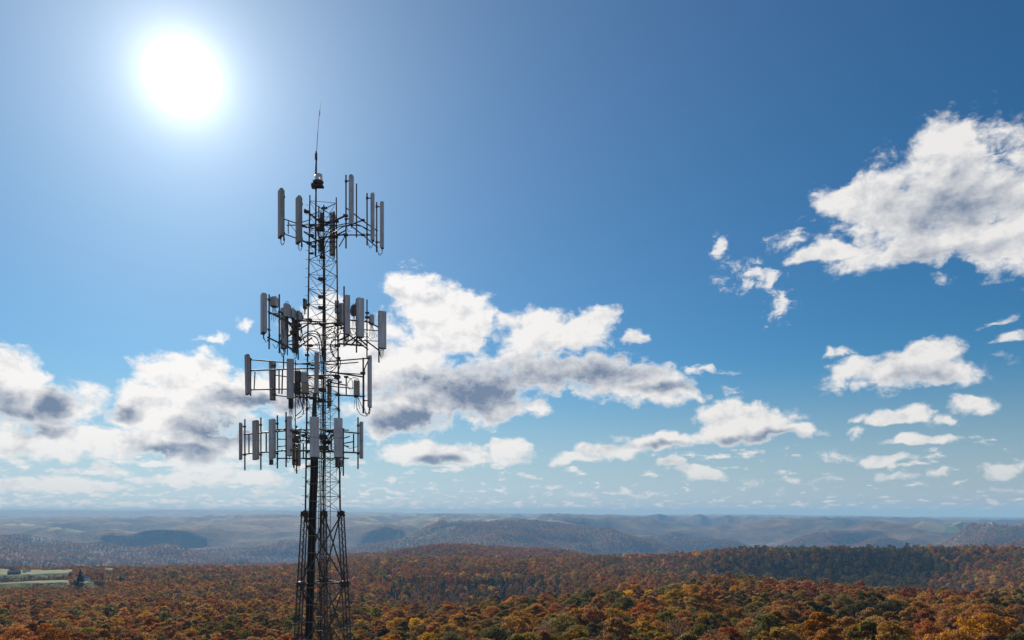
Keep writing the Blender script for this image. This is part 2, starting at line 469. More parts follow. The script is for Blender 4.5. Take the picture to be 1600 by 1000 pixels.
canopy = nt.mix(1.0, canopy, nt.mix(nt.smooth(patch, 0.34, 0.66), (0.55, 0.55, 0.6), (1.35, 1.35, 1.3)), 'MULTIPLY')
# farmland patches among the far woods
fv = nt.node('ShaderNodeTexVoronoi'); fv.voronoi_dimensions = '2D'
nt.l.new(nt.vmath('ADD', xyz2, nt.vscale(nt.noise(xyz2, 1 / 700.0, 3.0, 0.5, dim='2D', color=True), 260.0)), fv.inputs['Vector'])
fv.inputs['Scale'].default_value = 1 / 210.0
fr, fg, fb = nt.sep(fv.outputs['Color'])[:3]
regional = nt.noise(xyz2, 1 / 4200.0, 3.0, 0.5, dim='2D')
is_field = nt.math('MULTIPLY', nt.math('GREATER_THAN', nt.math('ADD', fr, nt.math('MULTIPLY', nt.math('SUBTRACT', regional, 0.5), 1.5)), 0.90),
                   nt.math('GREATER_THAN', dist, 4300.0))
field_c = nt.mix(fg, (0.13, 0.17, 0.055), (0.26, 0.22, 0.13))
field_c = nt.mix(nt.math('GREATER_THAN', fb, 0.65), field_c, (0.11, 0.15, 0.05))
canopy = nt.mix(is_field, canopy, field_c)
litter = nt.mix(nt.noise(xyz2, 0.6, 5.0, 0.6, dim='2D'), (0.055, 0.032, 0.018), (0.12, 0.072, 0.038))
past = nt.node('ShaderNodeAttribute'); past.attribute_name = 'pasture'
grass_n = nt.noise(xyz2, 1 / 45.0, 5.0, 0.6, dim='2D')
grass_c = nt.mix(nt.smooth(grass_n, 0.35, 0.65), (0.060, 0.098, 0.026), (0.120, 0.120, 0.048))
col = nt.mix(nt.smooth(dist, 3300, 4300), litter, canopy)
col = nt.mix(nt.smooth(past.outputs['Fac'], 0.35, 0.65), col, grass_c)
nt.l.new(col, bs.inputs['Base Color'])
bs.inputs['Roughness'].default_value = 0.95
bs.inputs['Specular IOR Level'].default_value = 0.1
bmp = nt.node('ShaderNodeBump'); bmp.inputs['Distance'].default_value = 9.0
bmp.inputs['Strength'].default_value = 0.9
hmap = nt.math('ADD', nt.math('MULTIPLY', nt.math('SUBTRACT', 1.0, vor.outputs['Distance']), nt.smooth(dist, 3300, 4300, 0.03, 1.0)), nt.noise(xyz2, 1 / 60.0, 4.0, 0.6, dim='2D'))
nt._in(bmp.inputs['Height'], hmap)
nt.l.new(bmp.outputs[0], bs.inputs['Normal'])

ground = link_mesh('terrain', build_ground(), m_ground)
tag(ground, 'wooded hills and valleys rolling away to the hazy horizon', 'terrain', kind='structure')

# ================================================================== trees
m_bark, nt, bs = new_mat('grey_brown_bark')
tcb = nt.node('ShaderNodeTexCoord').outputs['Object']
bk = nt.noise(nt.vmath('MULTIPLY', tcb, (6, 6, 1.2)), 1.5, 5.0, 0.6)
nt.l.new(nt.mix(bk, (0.075, 0.058, 0.045), (0.19, 0.155, 0.125)), bs.inputs['Base Color'])
bs.inputs['Roughness'].default_value = 0.9

def foliage_mat(name, c, trans=0.46):
    m, nt, bs = new_mat('foliage_' + name.replace(' ', '_'))
    oi = nt.node('ShaderNodeObjectInfo').outputs['Random']
    at_ = nt.node('ShaderNodeAttribute'); at_.attribute_name = 'leaf_rand'
    lr = at_.outputs['Fac']
    hs = nt.node('ShaderNodeHueSaturation')
    hs.inputs['Color'].default_value = (*c, 1)
    nt._in(hs.inputs['Hue'], nt.math('ADD', nt.lin(oi, 0, 1, 0.475, 0.525), nt.lin(lr, 0, 1, -0.018, 0.018)))
    nt._in(hs.inputs['Saturation'], nt.lin(nt.math('FRACT', nt.math('MULTIPLY', oi, 7.31)), 0, 1, 0.88, 1.15))
    nt._in(hs.inputs['Value'], nt.math('MULTIPLY', nt.lin(nt.math('FRACT', nt.math('MULTIPLY', oi, 13.7)), 0, 1, 0.7, 1.35), nt.lin(lr, 0, 1, 0.65, 1.4)))
    col = hs.outputs[0]
    nt.l.new(col, bs.inputs['Base Color'])
    bs.inputs['Roughness'].default_value = 0.75
    bs.inputs['Specular IOR Level'].default_value = 0.2
    tr = nt.node('ShaderNodeBsdfTranslucent')
    nt.l.new(nt.mix(1.0, col, (1.0, 0.92, 0.6), 'MULTIPLY'), tr.inputs[0])
    mx = nt.node('ShaderNodeMixShader'); mx.inputs[0].default_value = trans
    nt.l.new(bs.outputs[0], mx.inputs[1]); nt.l.new(tr.outputs[0], mx.inputs[2])
    nt.l.new(mx.outputs[0], nt.n['Material Output'].inputs['Surface'])
    return m
FOL = [foliage_mat(n, c) for n, w, c in AUTUMN]
m_needles = foliage_mat('conifer', (0.018, 0.030, 0.016), 0.15)

def tube_np(path, radii, sides=6):
    """swept tube as arrays"""
    path = np.asarray(path, float); n = len(path)
    co = []; faces = []
    up = np.array([0.31, 0.17, 0.93])
    for i in range(n):
        d = path[min(i + 1, n - 1)] - path[max(i - 1, 0)]
        d /= max(np.linalg.norm(d), 1e-9)
        u = np.cross(d, up if abs(d @ up) < 0.95 else np.array([1.0, 0, 0])); u /= np.linalg.norm(u)
        v = np.cross(d, u)
        for k in range(sides):
            a = 2 * math.pi * k / sides
            co.append(path[i] + radii[i] * (u * math.cos(a) + v * math.sin(a)))
    for i in range(n - 1):
        for k in range(sides):
            k2 = (k + 1) % sides
            faces.append((i * sides + k, i * sides + k2, (i + 1) * sides + k2, (i + 1) * sides + k))
    return np.array(co), np.array(faces)

def join_np(parts):
    co = []; fa = []; o = 0
    for c, f in parts:
        co.append(c); fa.append(f + o); o += len(c)
    return np.vstack(co), np.vstack(fa)

def leaf_cloud(centres, radii, count, size, rng, flat=0.75):
    """leaf sprays set on and in the lobes of a crown"""
    w = np.array([r ** 2 for r in radii]); w = w / w.sum()
    li = rng.choice(len(centres), count, p=w)
    d = rng.normal(size=(count, 3)); d /= np.linalg.norm(d, axis=1)[:, None]
    d[:, 2] = np.where(d[:, 2] < -0.35, -d[:, 2] * 0.6, d[:, 2])
    d /= np.linalg.norm(d, axis=1)[:, None]
    rr = np.array(radii)[li] * (1 - 0.55 * rng.random(count) ** 2.2) * (0.9 + 0.25 * rng.random(count))
    p = np.array(centres)[li] + d * rr[:, None] * np.array([1, 1, flat])
    nrm = d + 0.5 * rng.normal(size=(count, 3)); nrm /= np.linalg.norm(nrm, axis=1)[:, None]
    t = np.cross(nrm, rng.normal(size=(count, 3))); t /= np.linalg.norm(t, axis=1)[:, None]
    b = np.cross(nrm, t)
    s = size * (0.6 + 0.8 * rng.random(count))[:, None]
    bend = nrm * s * 0.25
    co = np.stack([p - t * s * 0.5 - bend, p - b * s * 0.38, p + t * s * 0.5 - bend, p + b * s * 0.38], 1).reshape(-1, 3)
    fa = np.arange(count * 4).reshape(-1, 4)
    return co, fa, np.repeat(rng.random(count), 4), p

def crown_layout(rng, H, W, kind):
    """lobes of a crown: centres and radii"""
    cen = []; rad = []
    n = {'round': 22, 'tall': 18, 'wide': 24}[kind]
    base = {'round': 0.36, 'tall': 0.30, 'wide': 0.45}[kind] * H
    for i in range(n):
        h = (i + 0.5) / n
        z = base + (H - base) * (0.10 + 0.78 * h)
        env = {'round': math.sin(math.pi * (0.18 + 0.72 * h)) ** 0.8, 'tall': 0.35 + 0.65 * math.sin(math.pi * (0.15 + 0.75 * h)), 'wide': math.sin(math.pi * (0.30 + 0.58 * h)) ** 0.7}[kind]
        a = i * 2.4 + rng.uniform(-0.5, 0.5)
        q = W * 0.5 * env * rng.uniform(0.40, 0.92)
        r = W * rng.uniform(0.105, 0.190)
        if i == n - 1: q *= 0.25
        cen.append((q * math.cos(a), q * math.sin(a), z)); rad.append(r)
    return cen, rad

def broad_tree(seed, H, W, kind, leaves, size, limbs=7, sides=6):
    rng = np.random.default_rng(seed)
    cen, rad = crown_layout(rng, H, W, kind)
    bend = rng.uniform(-0.5, 0.5, 2)
    path = [np.array([bend[0] * (t ** 2), bend[1] * (t ** 2), H * 0.86 * t]) for t in (0, 0.12, 0.3, 0.5, 0.75, 1.0)]
    r0 = 0.020 * H
    tr = [tube_np(path, [r0 * 1.35, r0, r0 * 0.85, r0 * 0.62, r0 * 0.34, r0 * 0.1], sides)]
    order = rng.permutation(len(cen))[:limbs]
    for k in order:
        c = np.array(cen[k]); z0 = max(H * 0.25, c[2] - rng.uniform(0.16, 0.30) * H)
        t0 = z0 / (H * 0.86)
        s = np.array([bend[0] * t0 ** 2, bend[1] * t0 ** 2, z0])
        m = s * 0.45 + c * 0.55 + np.array([0, 0, -0.03 * H])
        tr.append(tube_np([s, m, c], [r0 * 0.42, r0 * 0.28, r0 * 0.08], 4))
    t_co, t_fa = join_np(tr)
    l_co, l_fa, l_rnd, _ = leaf_cloud(cen, rad, leaves, size, rng)
    return t_co, t_fa, l_co, l_fa, l_rnd

def conifer_tree(seed, H, W, sprays, size):
    rng = np.random.default_rng(seed)
    t_co, t_fa = tube_np([(0, 0, 0), (0, 0, H * 0.5), (0, 0, H * 0.97)], [0.017 * H, 0.011 * H, 0.001 * H], 6)
    h = rng.random(sprays) ** 0.8
    a = rng.random(sprays) * 2 * math.pi
    z = H * (0.10 + 0.88 * h)
    tier = 0.75 + 0.25 * np.cos(h * 60)
    q = W * 0.5 * (1 - h) ** 0.85 * tier * np.sqrt(rng.uniform(0.15, 1, sprays)) + 0.08
    out = np.stack([np.cos(a), np.sin(a), np.full(sprays, -0.28)], 1)
    p = np.stack([q * np.cos(a), q * np.sin(a), z - 0.12 * q], 1)
    side = np.stack([-np.sin(a), np.cos(a), rng.normal(0, 0.35, sprays)], 1)
    s = size * (0.6 + 0.7 * rng.random(sprays))[:, None] * (1.15 - 0.6 * h)[:, None]
    co = np.stack([p - out * s * 0.6, p + side * s * 0.4, p + out * s * 0.7, p - side * s * 0.4], 1).reshape(-1, 3)
    return t_co, t_fa, co, np.arange(sprays * 4).reshape(-1, 4), np.repeat(rng.random(sprays), 4)

def leaf_mesh(name, co, fa, rnd):
    me = mesh_np(name, co, fa)
    a = me.attributes.new('leaf_rand', 'FLOAT', 'POINT'); a.data.foreach_set('value', rnd.astype(np.float32))
    return me

def whole_tree_mesh(name, spec):
    t_co, t_fa, l_co, l_fa, l_rnd = spec
    co, fa = join_np([(t_co, t_fa), (l_co, l_fa)])
    me = mesh_np(name, co, fa)
    me.polygons.foreach_set('material_index', np.concatenate([np.zeros(len(t_fa), np.int32), np.ones(len(l_fa), np.int32)]))
    a = me.attributes.new('leaf_rand', 'FLOAT', 'POINT')
    a.data.foreach_set('value', np.concatenate([np.zeros(len(t_co)), l_rnd]).astype(np.float32))
    me.materials.append(m_bark); me.materials.append(FOL[0])
    return me

SHAPES = [(19.0, 10.5, 'round'), (18.0, 11.5, 'wide'), (21.0, 9.0, 'tall'), (17.0, 9.0, 'round'), (19.5, 8.0, 'tall'), (20.0, 12.0, 'wide')]
near_trunk, near_crown = [], []
for i, (H, W, k) in enumerate(SHAPES):
    sp = broad_tree(100 + i, H, W, k, 5200, 0.43, 10)
    near_trunk.append(mesh_np('trunk', sp[0], sp[1], True)); near_trunk[-1].materials.append(m_bark)
    near_crown.append(leaf_mesh('crown', sp[2], sp[3], sp[4])); near_crown[-1].materials.append(FOL[0])
bare_sp = broad_tree(140, 17.0, 9.0, 'round', 1100, 0.38, 20)
near_trunk.append(mesh_np('trunk', bare_sp[0], bare_sp[1], True)); near_trunk[-1].materials.append(m_bark)
near_crown.append(leaf_mesh('crown', bare_sp[2], bare_sp[3], bare_sp[4])); near_crown[-1].materials.append(FOL[5])

# ---- where the trees of the wood stand
AREA = [(60, 500, 7.2), (500, 1300, 7.8), (1300, 4300, 9.2), (4300, 8500, 21.0)]
CUM = np.cumsum([w for _, w, _ in AUTUMN]); CUM /= CUM[-1]

far_open = None
def scatter(r0, r1, step):
    """jittered grid of stems inside the sector in view"""
    half = R(37.5)
    xs = np.arange(-r1 * math.sin(half), r1 * math.sin(half), step)
    ys = np.arange(r0 * math.cos(half) * 0.9, r1, step)
    X, Y = np.meshgrid(xs, ys)
    X = X + RNG.uniform(-0.46, 0.46, X.shape) * step; Y = Y + RNG.uniform(-0.46, 0.46, Y.shape) * step
    X = X.ravel(); Y = Y.ravel()
    r = np.hypot(X, Y)
    k = (r >= r0) & (r < r1) & (np.abs(np.arctan2(X, Y)) < half)
    k &= field_mask(X, Y) < 0.5
    return X[k], Y[k]

# line of sight from the camera over the canopy
_ga = np.linspace(R(-38), R(38), 900)
_gr = np.exp(np.linspace(math.log(60), math.log(9000), 480))
_A, _Rr = np.meshgrid(_ga, _gr)
_top = forest_top(np.sin(_A) * _Rr, np.cos(_A) * _Rr) - 3.0
_el = np.maximum.accumulate(_top / _Rr, axis=0)
def seen(x, y, top):
    a = np.arctan2(x, y); r = np.hypot(x, y)
    ia = np.clip(((a - _ga[0]) / (_ga[1] - _ga[0])).round().astype(int), 0, len(_ga) - 1)
    ir = np.clip(np.searchsorted(_gr, r * 0.97 - 6) - 1, 0, len(_gr) - 1)
    return top / r > _el[ir, ia] - 0.0022

xs, ys = [], []
for r0, r1, st in AREA:
    x, y = scatter(r0, r1, st); xs.append(x); ys.append(y)
xk = (738 - CX) / F * 2450 + RNG.uniform(-58, 58, 90); yk = 2450 + RNG.uniform(-70, 60, 90)      # copse on the knoll
xs.append(xk); ys.append(yk)
TX = np.concatenate(xs); TY = np.concatenate(ys)
TS = np.clip(np.exp(RNG.normal(-0.16, 0.17, len(TX))), 0.55, 1.22)
TOP = forest_top(TX, TY)
k = seen(TX, TY, TOP + 2.0)
rr_ = np.hypot(TX, TY); row = HY - (TOP + 3) / np.maximum(TY, 1) * F
k &= row < 1075
FARM = [(133, 905.5), (146, 907), (241.5, 905.5), (22, 890), (38, 889), (45, 887.5)]
TX, TY, TS, TOP, TR = TX[k], TY[k], TS[k], TOP[k], rr_[k]
TZ = ground_z(TX, TY)
TROW = (HY - TOP / TY * F); TCOL = CX + F * TX / TY
# species: chance varies from stand to stand
u = (RNG.random(len(TX)) * 0.55 + 0.75 * (fbm(TX / 190, TY / 190, 3, 21) * 0.9 + 0.5)) % 1.0
TC = np.searchsorted(CUM, u)
TC = np.clip(TC, 0, len(AUTUMN) - 1)
dark_stand_shade = (TCOL > 1085) & (TCOL < 1530) & (TY > 1000) & (TY < 2300)  # darker trees on this ridge stand in for a cloud's shadow
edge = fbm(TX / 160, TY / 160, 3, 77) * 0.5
dk = dark_stand_shade & (RNG.random(len(TX)) < 1.02 - 0.9 * np.clip((TCOL - 1440) / 90, 0, 1) - 0.8 * np.clip((1170 - TCOL) / 75, 0, 1) + edge)
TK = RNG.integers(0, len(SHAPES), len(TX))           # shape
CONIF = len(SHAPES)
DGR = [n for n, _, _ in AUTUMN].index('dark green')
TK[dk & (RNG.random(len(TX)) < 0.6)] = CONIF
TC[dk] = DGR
dk2 = (fbm(TX / 330, TY / 330, 3, 55) > 0.42) & (TR > 800) & (RNG.random(len(TX)) < 0.6)
TK[dk2] = CONIF
vale_shade = (TCOL > 600) & (TCOL < 880) & (TY > 960) & (TY < 1330) & (RNG.random(len(TX)) < 0.5 + edge)  # dark conifers put in to imitate cloud shadow over the mid valley
TK[vale_shade] = CONIF
TK[TR < 0] = 0
kn = np.hypot(TX - (738 - CX) / F * 2450, TY - 2450) < 80
TK[kn] = RNG.integers(0, len(SHAPES), kn.sum()); TC[kn] = RNG.integers(0, 2, kn.sum()); TS[kn] *= 1.2
TS[TK == CONIF] *= 0.74
fa = (TCOL < 260) & (TY > 900) & (TY < 1950)
TS[fa] = np.minimum(TS[fa], 0.92)
hedge = (TCOL < 118) & (TY > 1360) & (TY < 1620)
TS[hedge] = RNG.uniform(0.45, 0.8, hedge.sum())
TK[hedge & (RNG.random(len(TX)) < 0.5)] = CONIF
fr_ = (TCOL < 175) & (TY > 1080) & (TY < 1230)
TS[fr_] *= 0.66
GREY = [n for n, _, _ in AUTUMN].index('grey brown')

# ---- individuals: the trees that show largest
order = np.argsort(TR)
infr = [i for i in order if -30 < TCOL[i] < 1630 and TROW[i] < 1012 and TK[i] != CONIF]
solo = infr[:300]
NAMES = {'rust brown': 'rust-brown', 'copper orange': 'copper-orange', 'ochre': 'ochre', 'olive green': 'olive-green', 'dark green': 'dark green',
         'grey brown': 'thin grey-brown', 'crimson': 'dark red', 'golden yellow': 'golden yellow'}
FORM = {'round': 'round-headed', 'wide': 'broad', 'tall': 'slender'}
def place_words(col, row):
    c = ('at left border' if col < 150 else 'left of tower' if col < 400 else 'behind tower legs' if col < 640 else
         'right of tower' if col < 880 else 'below middle ridge' if col < 1120 else 'below dark ridge' if col < 1400 else 'at right border')
    return c + (', front row' if row > 968 else ', second row')
ORD = ['first', 'second', 'third', 'fourth', 'fifth', 'sixth', 'seventh', 'eighth', 'ninth', 'tenth', 'eleventh', 'twelfth', 'thirteenth', 'fourteenth', 'fifteenth', 'sixteenth', 'seventeenth', 'eighteenth', 'nineteenth', 'twentieth'] + ['twenty-' + w for w in ('first', 'second', 'third', 'fourth', 'fifth', 'sixth', 'seventh', 'eighth', 'ninth')]
def words_for(i):
    bare = TC[i] == GREY
    form = 'half-bare' if bare else FORM[SHAPES[TK[i]][2]]
    return NAMES[AUTUMN[TC[i]][0]] + ' ' + form, place_words(TCOL[i], TROW[i])
buckets = {}
for i in sorted(solo, key=lambda j: TCOL[j]): buckets.setdefault(words_for(i), []).append(i)
LABEL = {}
for (a_, p_), mem in buckets.items():
    for n_, i in enumerate(mem):
        LABEL[i] = '%s tree %s' % (a_, p_) if len(mem) == 1 else '%s from left of the %s trees %s' % (ORD[min(n_, 28)], a_, p_)
for i in solo:
    cn = AUTUMN[TC[i]][0]
    bare = TC[i] == GREY
    v = len(SHAPES) if bare else TK[i]
    t = empty('autumn_tree', (TX[i], TY[i], TZ[i] - 0.3))
    t.rotation_euler = (0, 0, random.uniform(0, 6.28))
    s = TS[i]; t.scale = (s, s, s * random.uniform(0.92, 1.08))
    tag(t, LABEL[i], 'tree', 'near trees of the autumn wood')
    link_mesh('trunk', near_trunk[v], None, t)
    c = link_mesh('crown', near_crown[v], None, t)
    c.material_slots[0].link = 'OBJECT'; c.material_slots[0].material = FOL[TC[i]]

# ---- the rest of the wood
def build_forest():
    lib = bpy.data.collections.new('tree_library')
    names = []
    LOD = [(5200, 0.43, 9), (1500, 0.72, 6), (420, 1.25, 3)]
    for lod, (nl, sz, lm) in enumerate(LOD):
        for s, (H, W, kd) in enumerate(SHAPES):
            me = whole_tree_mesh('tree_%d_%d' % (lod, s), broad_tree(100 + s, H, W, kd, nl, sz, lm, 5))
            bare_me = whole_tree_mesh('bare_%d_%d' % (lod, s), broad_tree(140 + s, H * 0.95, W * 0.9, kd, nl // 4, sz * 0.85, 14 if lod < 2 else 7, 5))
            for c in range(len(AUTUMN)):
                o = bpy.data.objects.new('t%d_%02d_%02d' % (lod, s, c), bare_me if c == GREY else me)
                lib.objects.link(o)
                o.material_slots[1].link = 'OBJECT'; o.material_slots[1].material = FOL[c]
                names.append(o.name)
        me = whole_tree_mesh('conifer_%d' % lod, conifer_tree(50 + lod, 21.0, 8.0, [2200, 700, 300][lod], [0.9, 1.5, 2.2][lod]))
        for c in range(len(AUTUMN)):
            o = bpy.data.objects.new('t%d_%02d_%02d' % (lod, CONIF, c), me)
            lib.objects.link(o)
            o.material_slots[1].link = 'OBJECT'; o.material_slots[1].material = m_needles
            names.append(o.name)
    rank = {n: i for i, n in enumerate(sorted(names))}
    keep = np.ones(len(TX), bool); keep[solo] = False
    ids = np.nonzero(keep)[0]
    lod = np.where(TR < 520, 0, np.where(TR < 1200, 1, 2))
    nk = (len(SHAPES) + 1) * len(AUTUMN)
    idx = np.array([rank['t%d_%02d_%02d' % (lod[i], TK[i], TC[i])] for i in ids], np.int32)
    me = bpy.data.meshes.new('autumn_forest')
    me.vertices.add(len(ids))
    co = np.stack([TX[ids], TY[ids], TZ[ids] - 0.3 - 13.0 * (TR[ids] > 4300)], 1).astype(np.float32)
    me.vertices.foreach_set('co', co.ravel())
    a = me.attributes.new('tree_kind', 'INT', 'POINT'); a.data.foreach_set('value', idx)
    a = me.attributes.new('turn', 'FLOAT', 'POINT'); a.data.foreach_set('value', RNG.uniform(0, 6.28, len(ids)).astype(np.float32))
    grey = np.where(TC[ids] == GREY, 0.9, 1.0)
    a = me.attributes.new('size', 'FLOAT', 'POINT'); a.data.foreach_set('value', (TS[ids] * grey * np.where(TR[ids] > 4300, 1.45, np.where(TR[ids] > 1300, 1.15, 1.0))).astype(np.float32))
    o = link_mesh('autumn_forest', me)
    ng = bpy.data.node_groups.new('forest_trees', 'GeometryNodeTree')
    ng.interface.new_socket('Geometry', in_out='INPUT', socket_type='NodeSocketGeometry')
    ng.interface.new_socket('Geometry', in_out='OUTPUT', socket_type='NodeSocketGeometry')
    gi = ng.nodes.new('NodeGroupInput'); go = ng.nodes.new('NodeGroupOutput')
    m2p = ng.nodes.new('GeometryNodeMeshToPoints')
    iop = ng.nodes.new('GeometryNodeInstanceOnPoints')
    ci = ng.nodes.new('GeometryNodeCollectionInfo')
    ci.inputs['Collection'].default_value = lib
    ci.inputs['Separate Children'].default_value = True
    ci.inputs['Reset Children'].default_value = True
    def named(n, t):
        x = ng.nodes.new('GeometryNodeInputNamedAttribute'); x.data_type = t; x.inputs['Name'].default_value = n
        return x.outputs['Attribute']
    cx = ng.nodes.new('ShaderNodeCombineXYZ')
    L = ng.links.new
    L(gi.outputs[0], m2p.inputs['Mesh']); L(m2p.outputs[0], iop.inputs['Points'])
    L(ci.outputs[0], iop.inputs['Instance']); iop.inputs['Pick Instance'].default_value = True
    L(named('tree_kind', 'INT'), iop.inputs['Instance Index'])
    L(named('turn', 'FLOAT'), cx.inputs[2]); L(cx.outputs[0], iop.inputs['Rotation'])
    L(named('size', 'FLOAT'), iop.inputs['Scale'])
    L(iop.outputs[0], go.inputs[0])
    md = o.modifiers.new('trees', 'NODES'); md.node_group = ng
    tag(o, 'autumn forest canopy of rust, ochre and green trees over the hills', 'forest', kind='stuff')
    print('FOREST', len(ids), 'seen trees', len(TX), 'solo', len(solo), 'solo max r', TR[solo[-1]])
build_forest()

# ================================================================== steel, plastics
def metal(name, c0, c1, rough=0.68, metallic=0.2, scale=4.0):
    m, nt, bs = new_mat(name)
    g = nt.node('ShaderNodeNewGeometry').outputs['Position']
    n = nt.noise(nt.vmath('MULTIPLY', g, (1, 1, 0.5)), scale, 6.0, 0.65)
    nt.l.new(nt.mix(nt.smooth(n, 0.35, 0.68), c0, c1), bs.inputs['Base Color'])
    nt._in(bs.inputs['Roughness'], nt.lin(n, 0.3, 0.7, rough - 0.12, rough + 0.15))
    bs.inputs['Metallic'].default_value = metallic
    return m

def plastic(name, c0, c1, rough=0.45, scale=1.6):
    m, nt, bs = new_mat(name)
    g = nt.node('ShaderNodeNewGeometry').outputs['Position']
    streak = nt.noise(nt.vmath('MULTIPLY', g, (7, 7, 0.5)), 2.0, 5.0, 0.65)
    blot = nt.noise(g, scale, 4.0, 0.6)
    f = nt.math('ADD', nt.math('MULTIPLY', streak, 0.6), nt.math('MULTIPLY', blot, 0.4))
    nt.l.new(nt.mix(nt.smooth(f, 0.38, 0.66), c0, c1), bs.inputs['Base Color'])
    nt._in(bs.inputs['Roughness'], nt.lin(f, 0.3, 0.7, rough, rough + 0.2))
    return m

m_steel = metal('weathered_galvanised_steel', (0.066, 0.058, 0.057), (0.130, 0.124, 0.126))
m_steel2 = metal('rusty_galvanised_steel', (0.070, 0.048, 0.040), (0.112, 0.098, 0.092))
m_bright = metal('bright_zinc_clamps', (0.34, 0.34, 0.35), (0.48, 0.48, 0.49), 0.42, 0.5)
m_radome = plastic('pale_grey_radome', (0.38, 0.38, 0.39), (0.66, 0.67, 0.69))
m_radome_w = plastic('white_grey_radome', (0.50, 0.51, 0.54), (0.76, 0.77, 0.80))
m_radome_b = plastic('beige_grey_radome', (0.29, 0.27, 0.25), (0.50, 0.48, 0.46))
m_back = metal('antenna_back_aluminium', (0.30, 0.30, 0.31), (0.42, 0.42, 0.43), 0.5, 0.4)
m_black = plastic('black_cable_jacket', (0.012, 0.012, 0.013), (0.030, 0.029, 0.028), 0.4)
m_dark = plastic('dark_grey_plastic', (0.06, 0.06, 0.065), (0.10, 0.10, 0.105))
m_radio = plastic('grey_radio_housing', (0.42, 0.43, 0.44), (0.56, 0.57, 0.58))
m_radio_t = plastic('tan_radio_housing', (0.30, 0.26, 0.20), (0.42, 0.37, 0.29))
m_lens, nt, bs = new_mat('clear_beacon_lens')
bs.inputs['Base Color'].default_value = (0.86, 0.80, 0.74, 1)
bs.inputs['Roughness'].default_value = 0.18
bs.inputs['Transmission Weight'].default_value = 0.15
m_fibre = plastic('white_fibreglass', (0.62, 0.62, 0.62), (0.75, 0.75, 0.74))

# ================================================================== mesh collector in world metres
BASE = {}
class MB:
    def __init__(self): self.p = []
    def tube(self, a, b, r, sides=6, r2=None):
        a = np.array(a, float); b = np.array(b, float); r2 = r if r2 is None else r2
        d = b - a; L = np.linalg.norm(d)
        if L < 1e-6: return self
        d /= L
        u = np.cross(d, [0, 0, 1.0] if abs(d[2]) < 0.9 else [1.0, 0, 0]); u /= np.linalg.norm(u); v = np.cross(d, u)
        an = np.arange(sides) * 2 * math.pi / sides
        ring = np.cos(an)[:, None] * u + np.sin(an)[:, None] * v
        co = np.vstack([a + ring * r, b + ring * r2])
        f = [[k, (k + 1) % sides, sides + (k + 1) % sides, sides + k] for k in range(sides)]
        f += [list(range(sides))[::-1], list(range(sides, 2 * sides))]
        self.p.append((co, f)); return self
    def path(self, pts, r, sides=6):
        pts = [np.array(p, float) for p in pts]
        co, fa = tube_np(pts, [r] * len(pts), sides)
        self.p.append((co, [list(f) for f in fa])); return self
    def prism(self, prof, z0, z1, M=None):
        """profile (x, y) swept from z0 to z1"""
        n = len(prof)
        co = np.array([(x, y, z0) for x, y in prof] + [(x, y, z1) for x, y in prof], float)
        f = [[k, (k + 1) % n, n + (k + 1) % n, n + k] for k in range(n)] + [list(range(n))[::-1], list(range(n, 2 * n))]
        if M is not None: co = np.array([tuple(M @ Vector(c)) for c in co])
        self.p.append((co, f)); return self
    def box(self, c, s, M=None, bev=0.0):
        """box about c with size s; bev rounds the vertical edges"""
        x, y, z = s[0] / 2, s[1] / 2, s[2] / 2
        b = min(bev, x * 0.9, y * 0.9)
        prof = [(-x, -y), (x, -y), (x, y), (-x, y)] if b <= 0 else [(-x + b, -y), (x - b, -y), (x, -y + b), (x, y - b), (x - b, y), (-x + b, y), (-x, y - b), (-x, -y + b)]
        prof = [(c[0] + p, c[1] + q) for p, q in prof]
        return self.prism(prof, c[2] - z, c[2] + z, M)
    def lathe(self, c, rows, sides=16):
        co = []; f = []
        for z, r in rows:
            for k in range(sides):
                a = 2 * math.pi * k / sides
                co.append((c[0] + r * math.cos(a), c[1] + r * math.sin(a), c[2] + z))
        for i in range(len(rows) - 1):
            for k in range(sides):
                k2 = (k + 1) % sides
                f.append([i * sides + k, i * sides + k2, (i + 1) * sides + k2, (i + 1) * sides + k])
        f += [list(range(sides))[::-1], list(range((len(rows) - 1) * sides, len(rows) * sides))]
        self.p.append((np.array(co), f)); return self
    def build(self, name, mat, parent, label=None, kind=None, smooth=False):
        base = np.array(BASE[parent]) if parent is not None else np.zeros(3)
        co = []; fa = []; o = 0
        for c, f in self.p:
            co.append(c); fa += [[i + o for i in q] for q in f]; o += len(c)
        co = np.vstack(co) - base
        me = bpy.data.meshes.new(name)
        me.from_pydata([tuple(c) for c in co], [], fa)
        if smooth: me.polygons.foreach_set('use_smooth', [True] * len(me.polygons))
        ob = link_mesh(name, me, mat, parent)
        BASE[ob] = tuple(base)
        if label: ob['label'] = label
        if kind: ob['kind'] = kind
        return ob

def thing(name, label, cat, loc, group=None):
    o = empty(name, loc); BASE[o] = tuple(loc)
    return tag(o, label, cat, group)

def bez(pts, n=5):
    """smooth path through points (Catmull-Rom)"""
    P = [Vector(p) for p in pts]
    P = [P[0] * 2 - P[1]] + P + [P[-1] * 2 - P[-2]]
    out = []
    for i in range(1, len(P) - 2):
        for k in range(n):
            t = k / n
            out.append(0.5 * ((2 * P[i]) + (P[i + 1] - P[i - 1]) * t + (2 * P[i - 1] - 5 * P[i] + 4 * P[i + 1] - P[i + 2]) * t * t + (3 * P[i] - P[i - 1] - 3 * P[i + 1] + P[i + 2]) * t ** 3))
    out.append(P[-2])
    return out

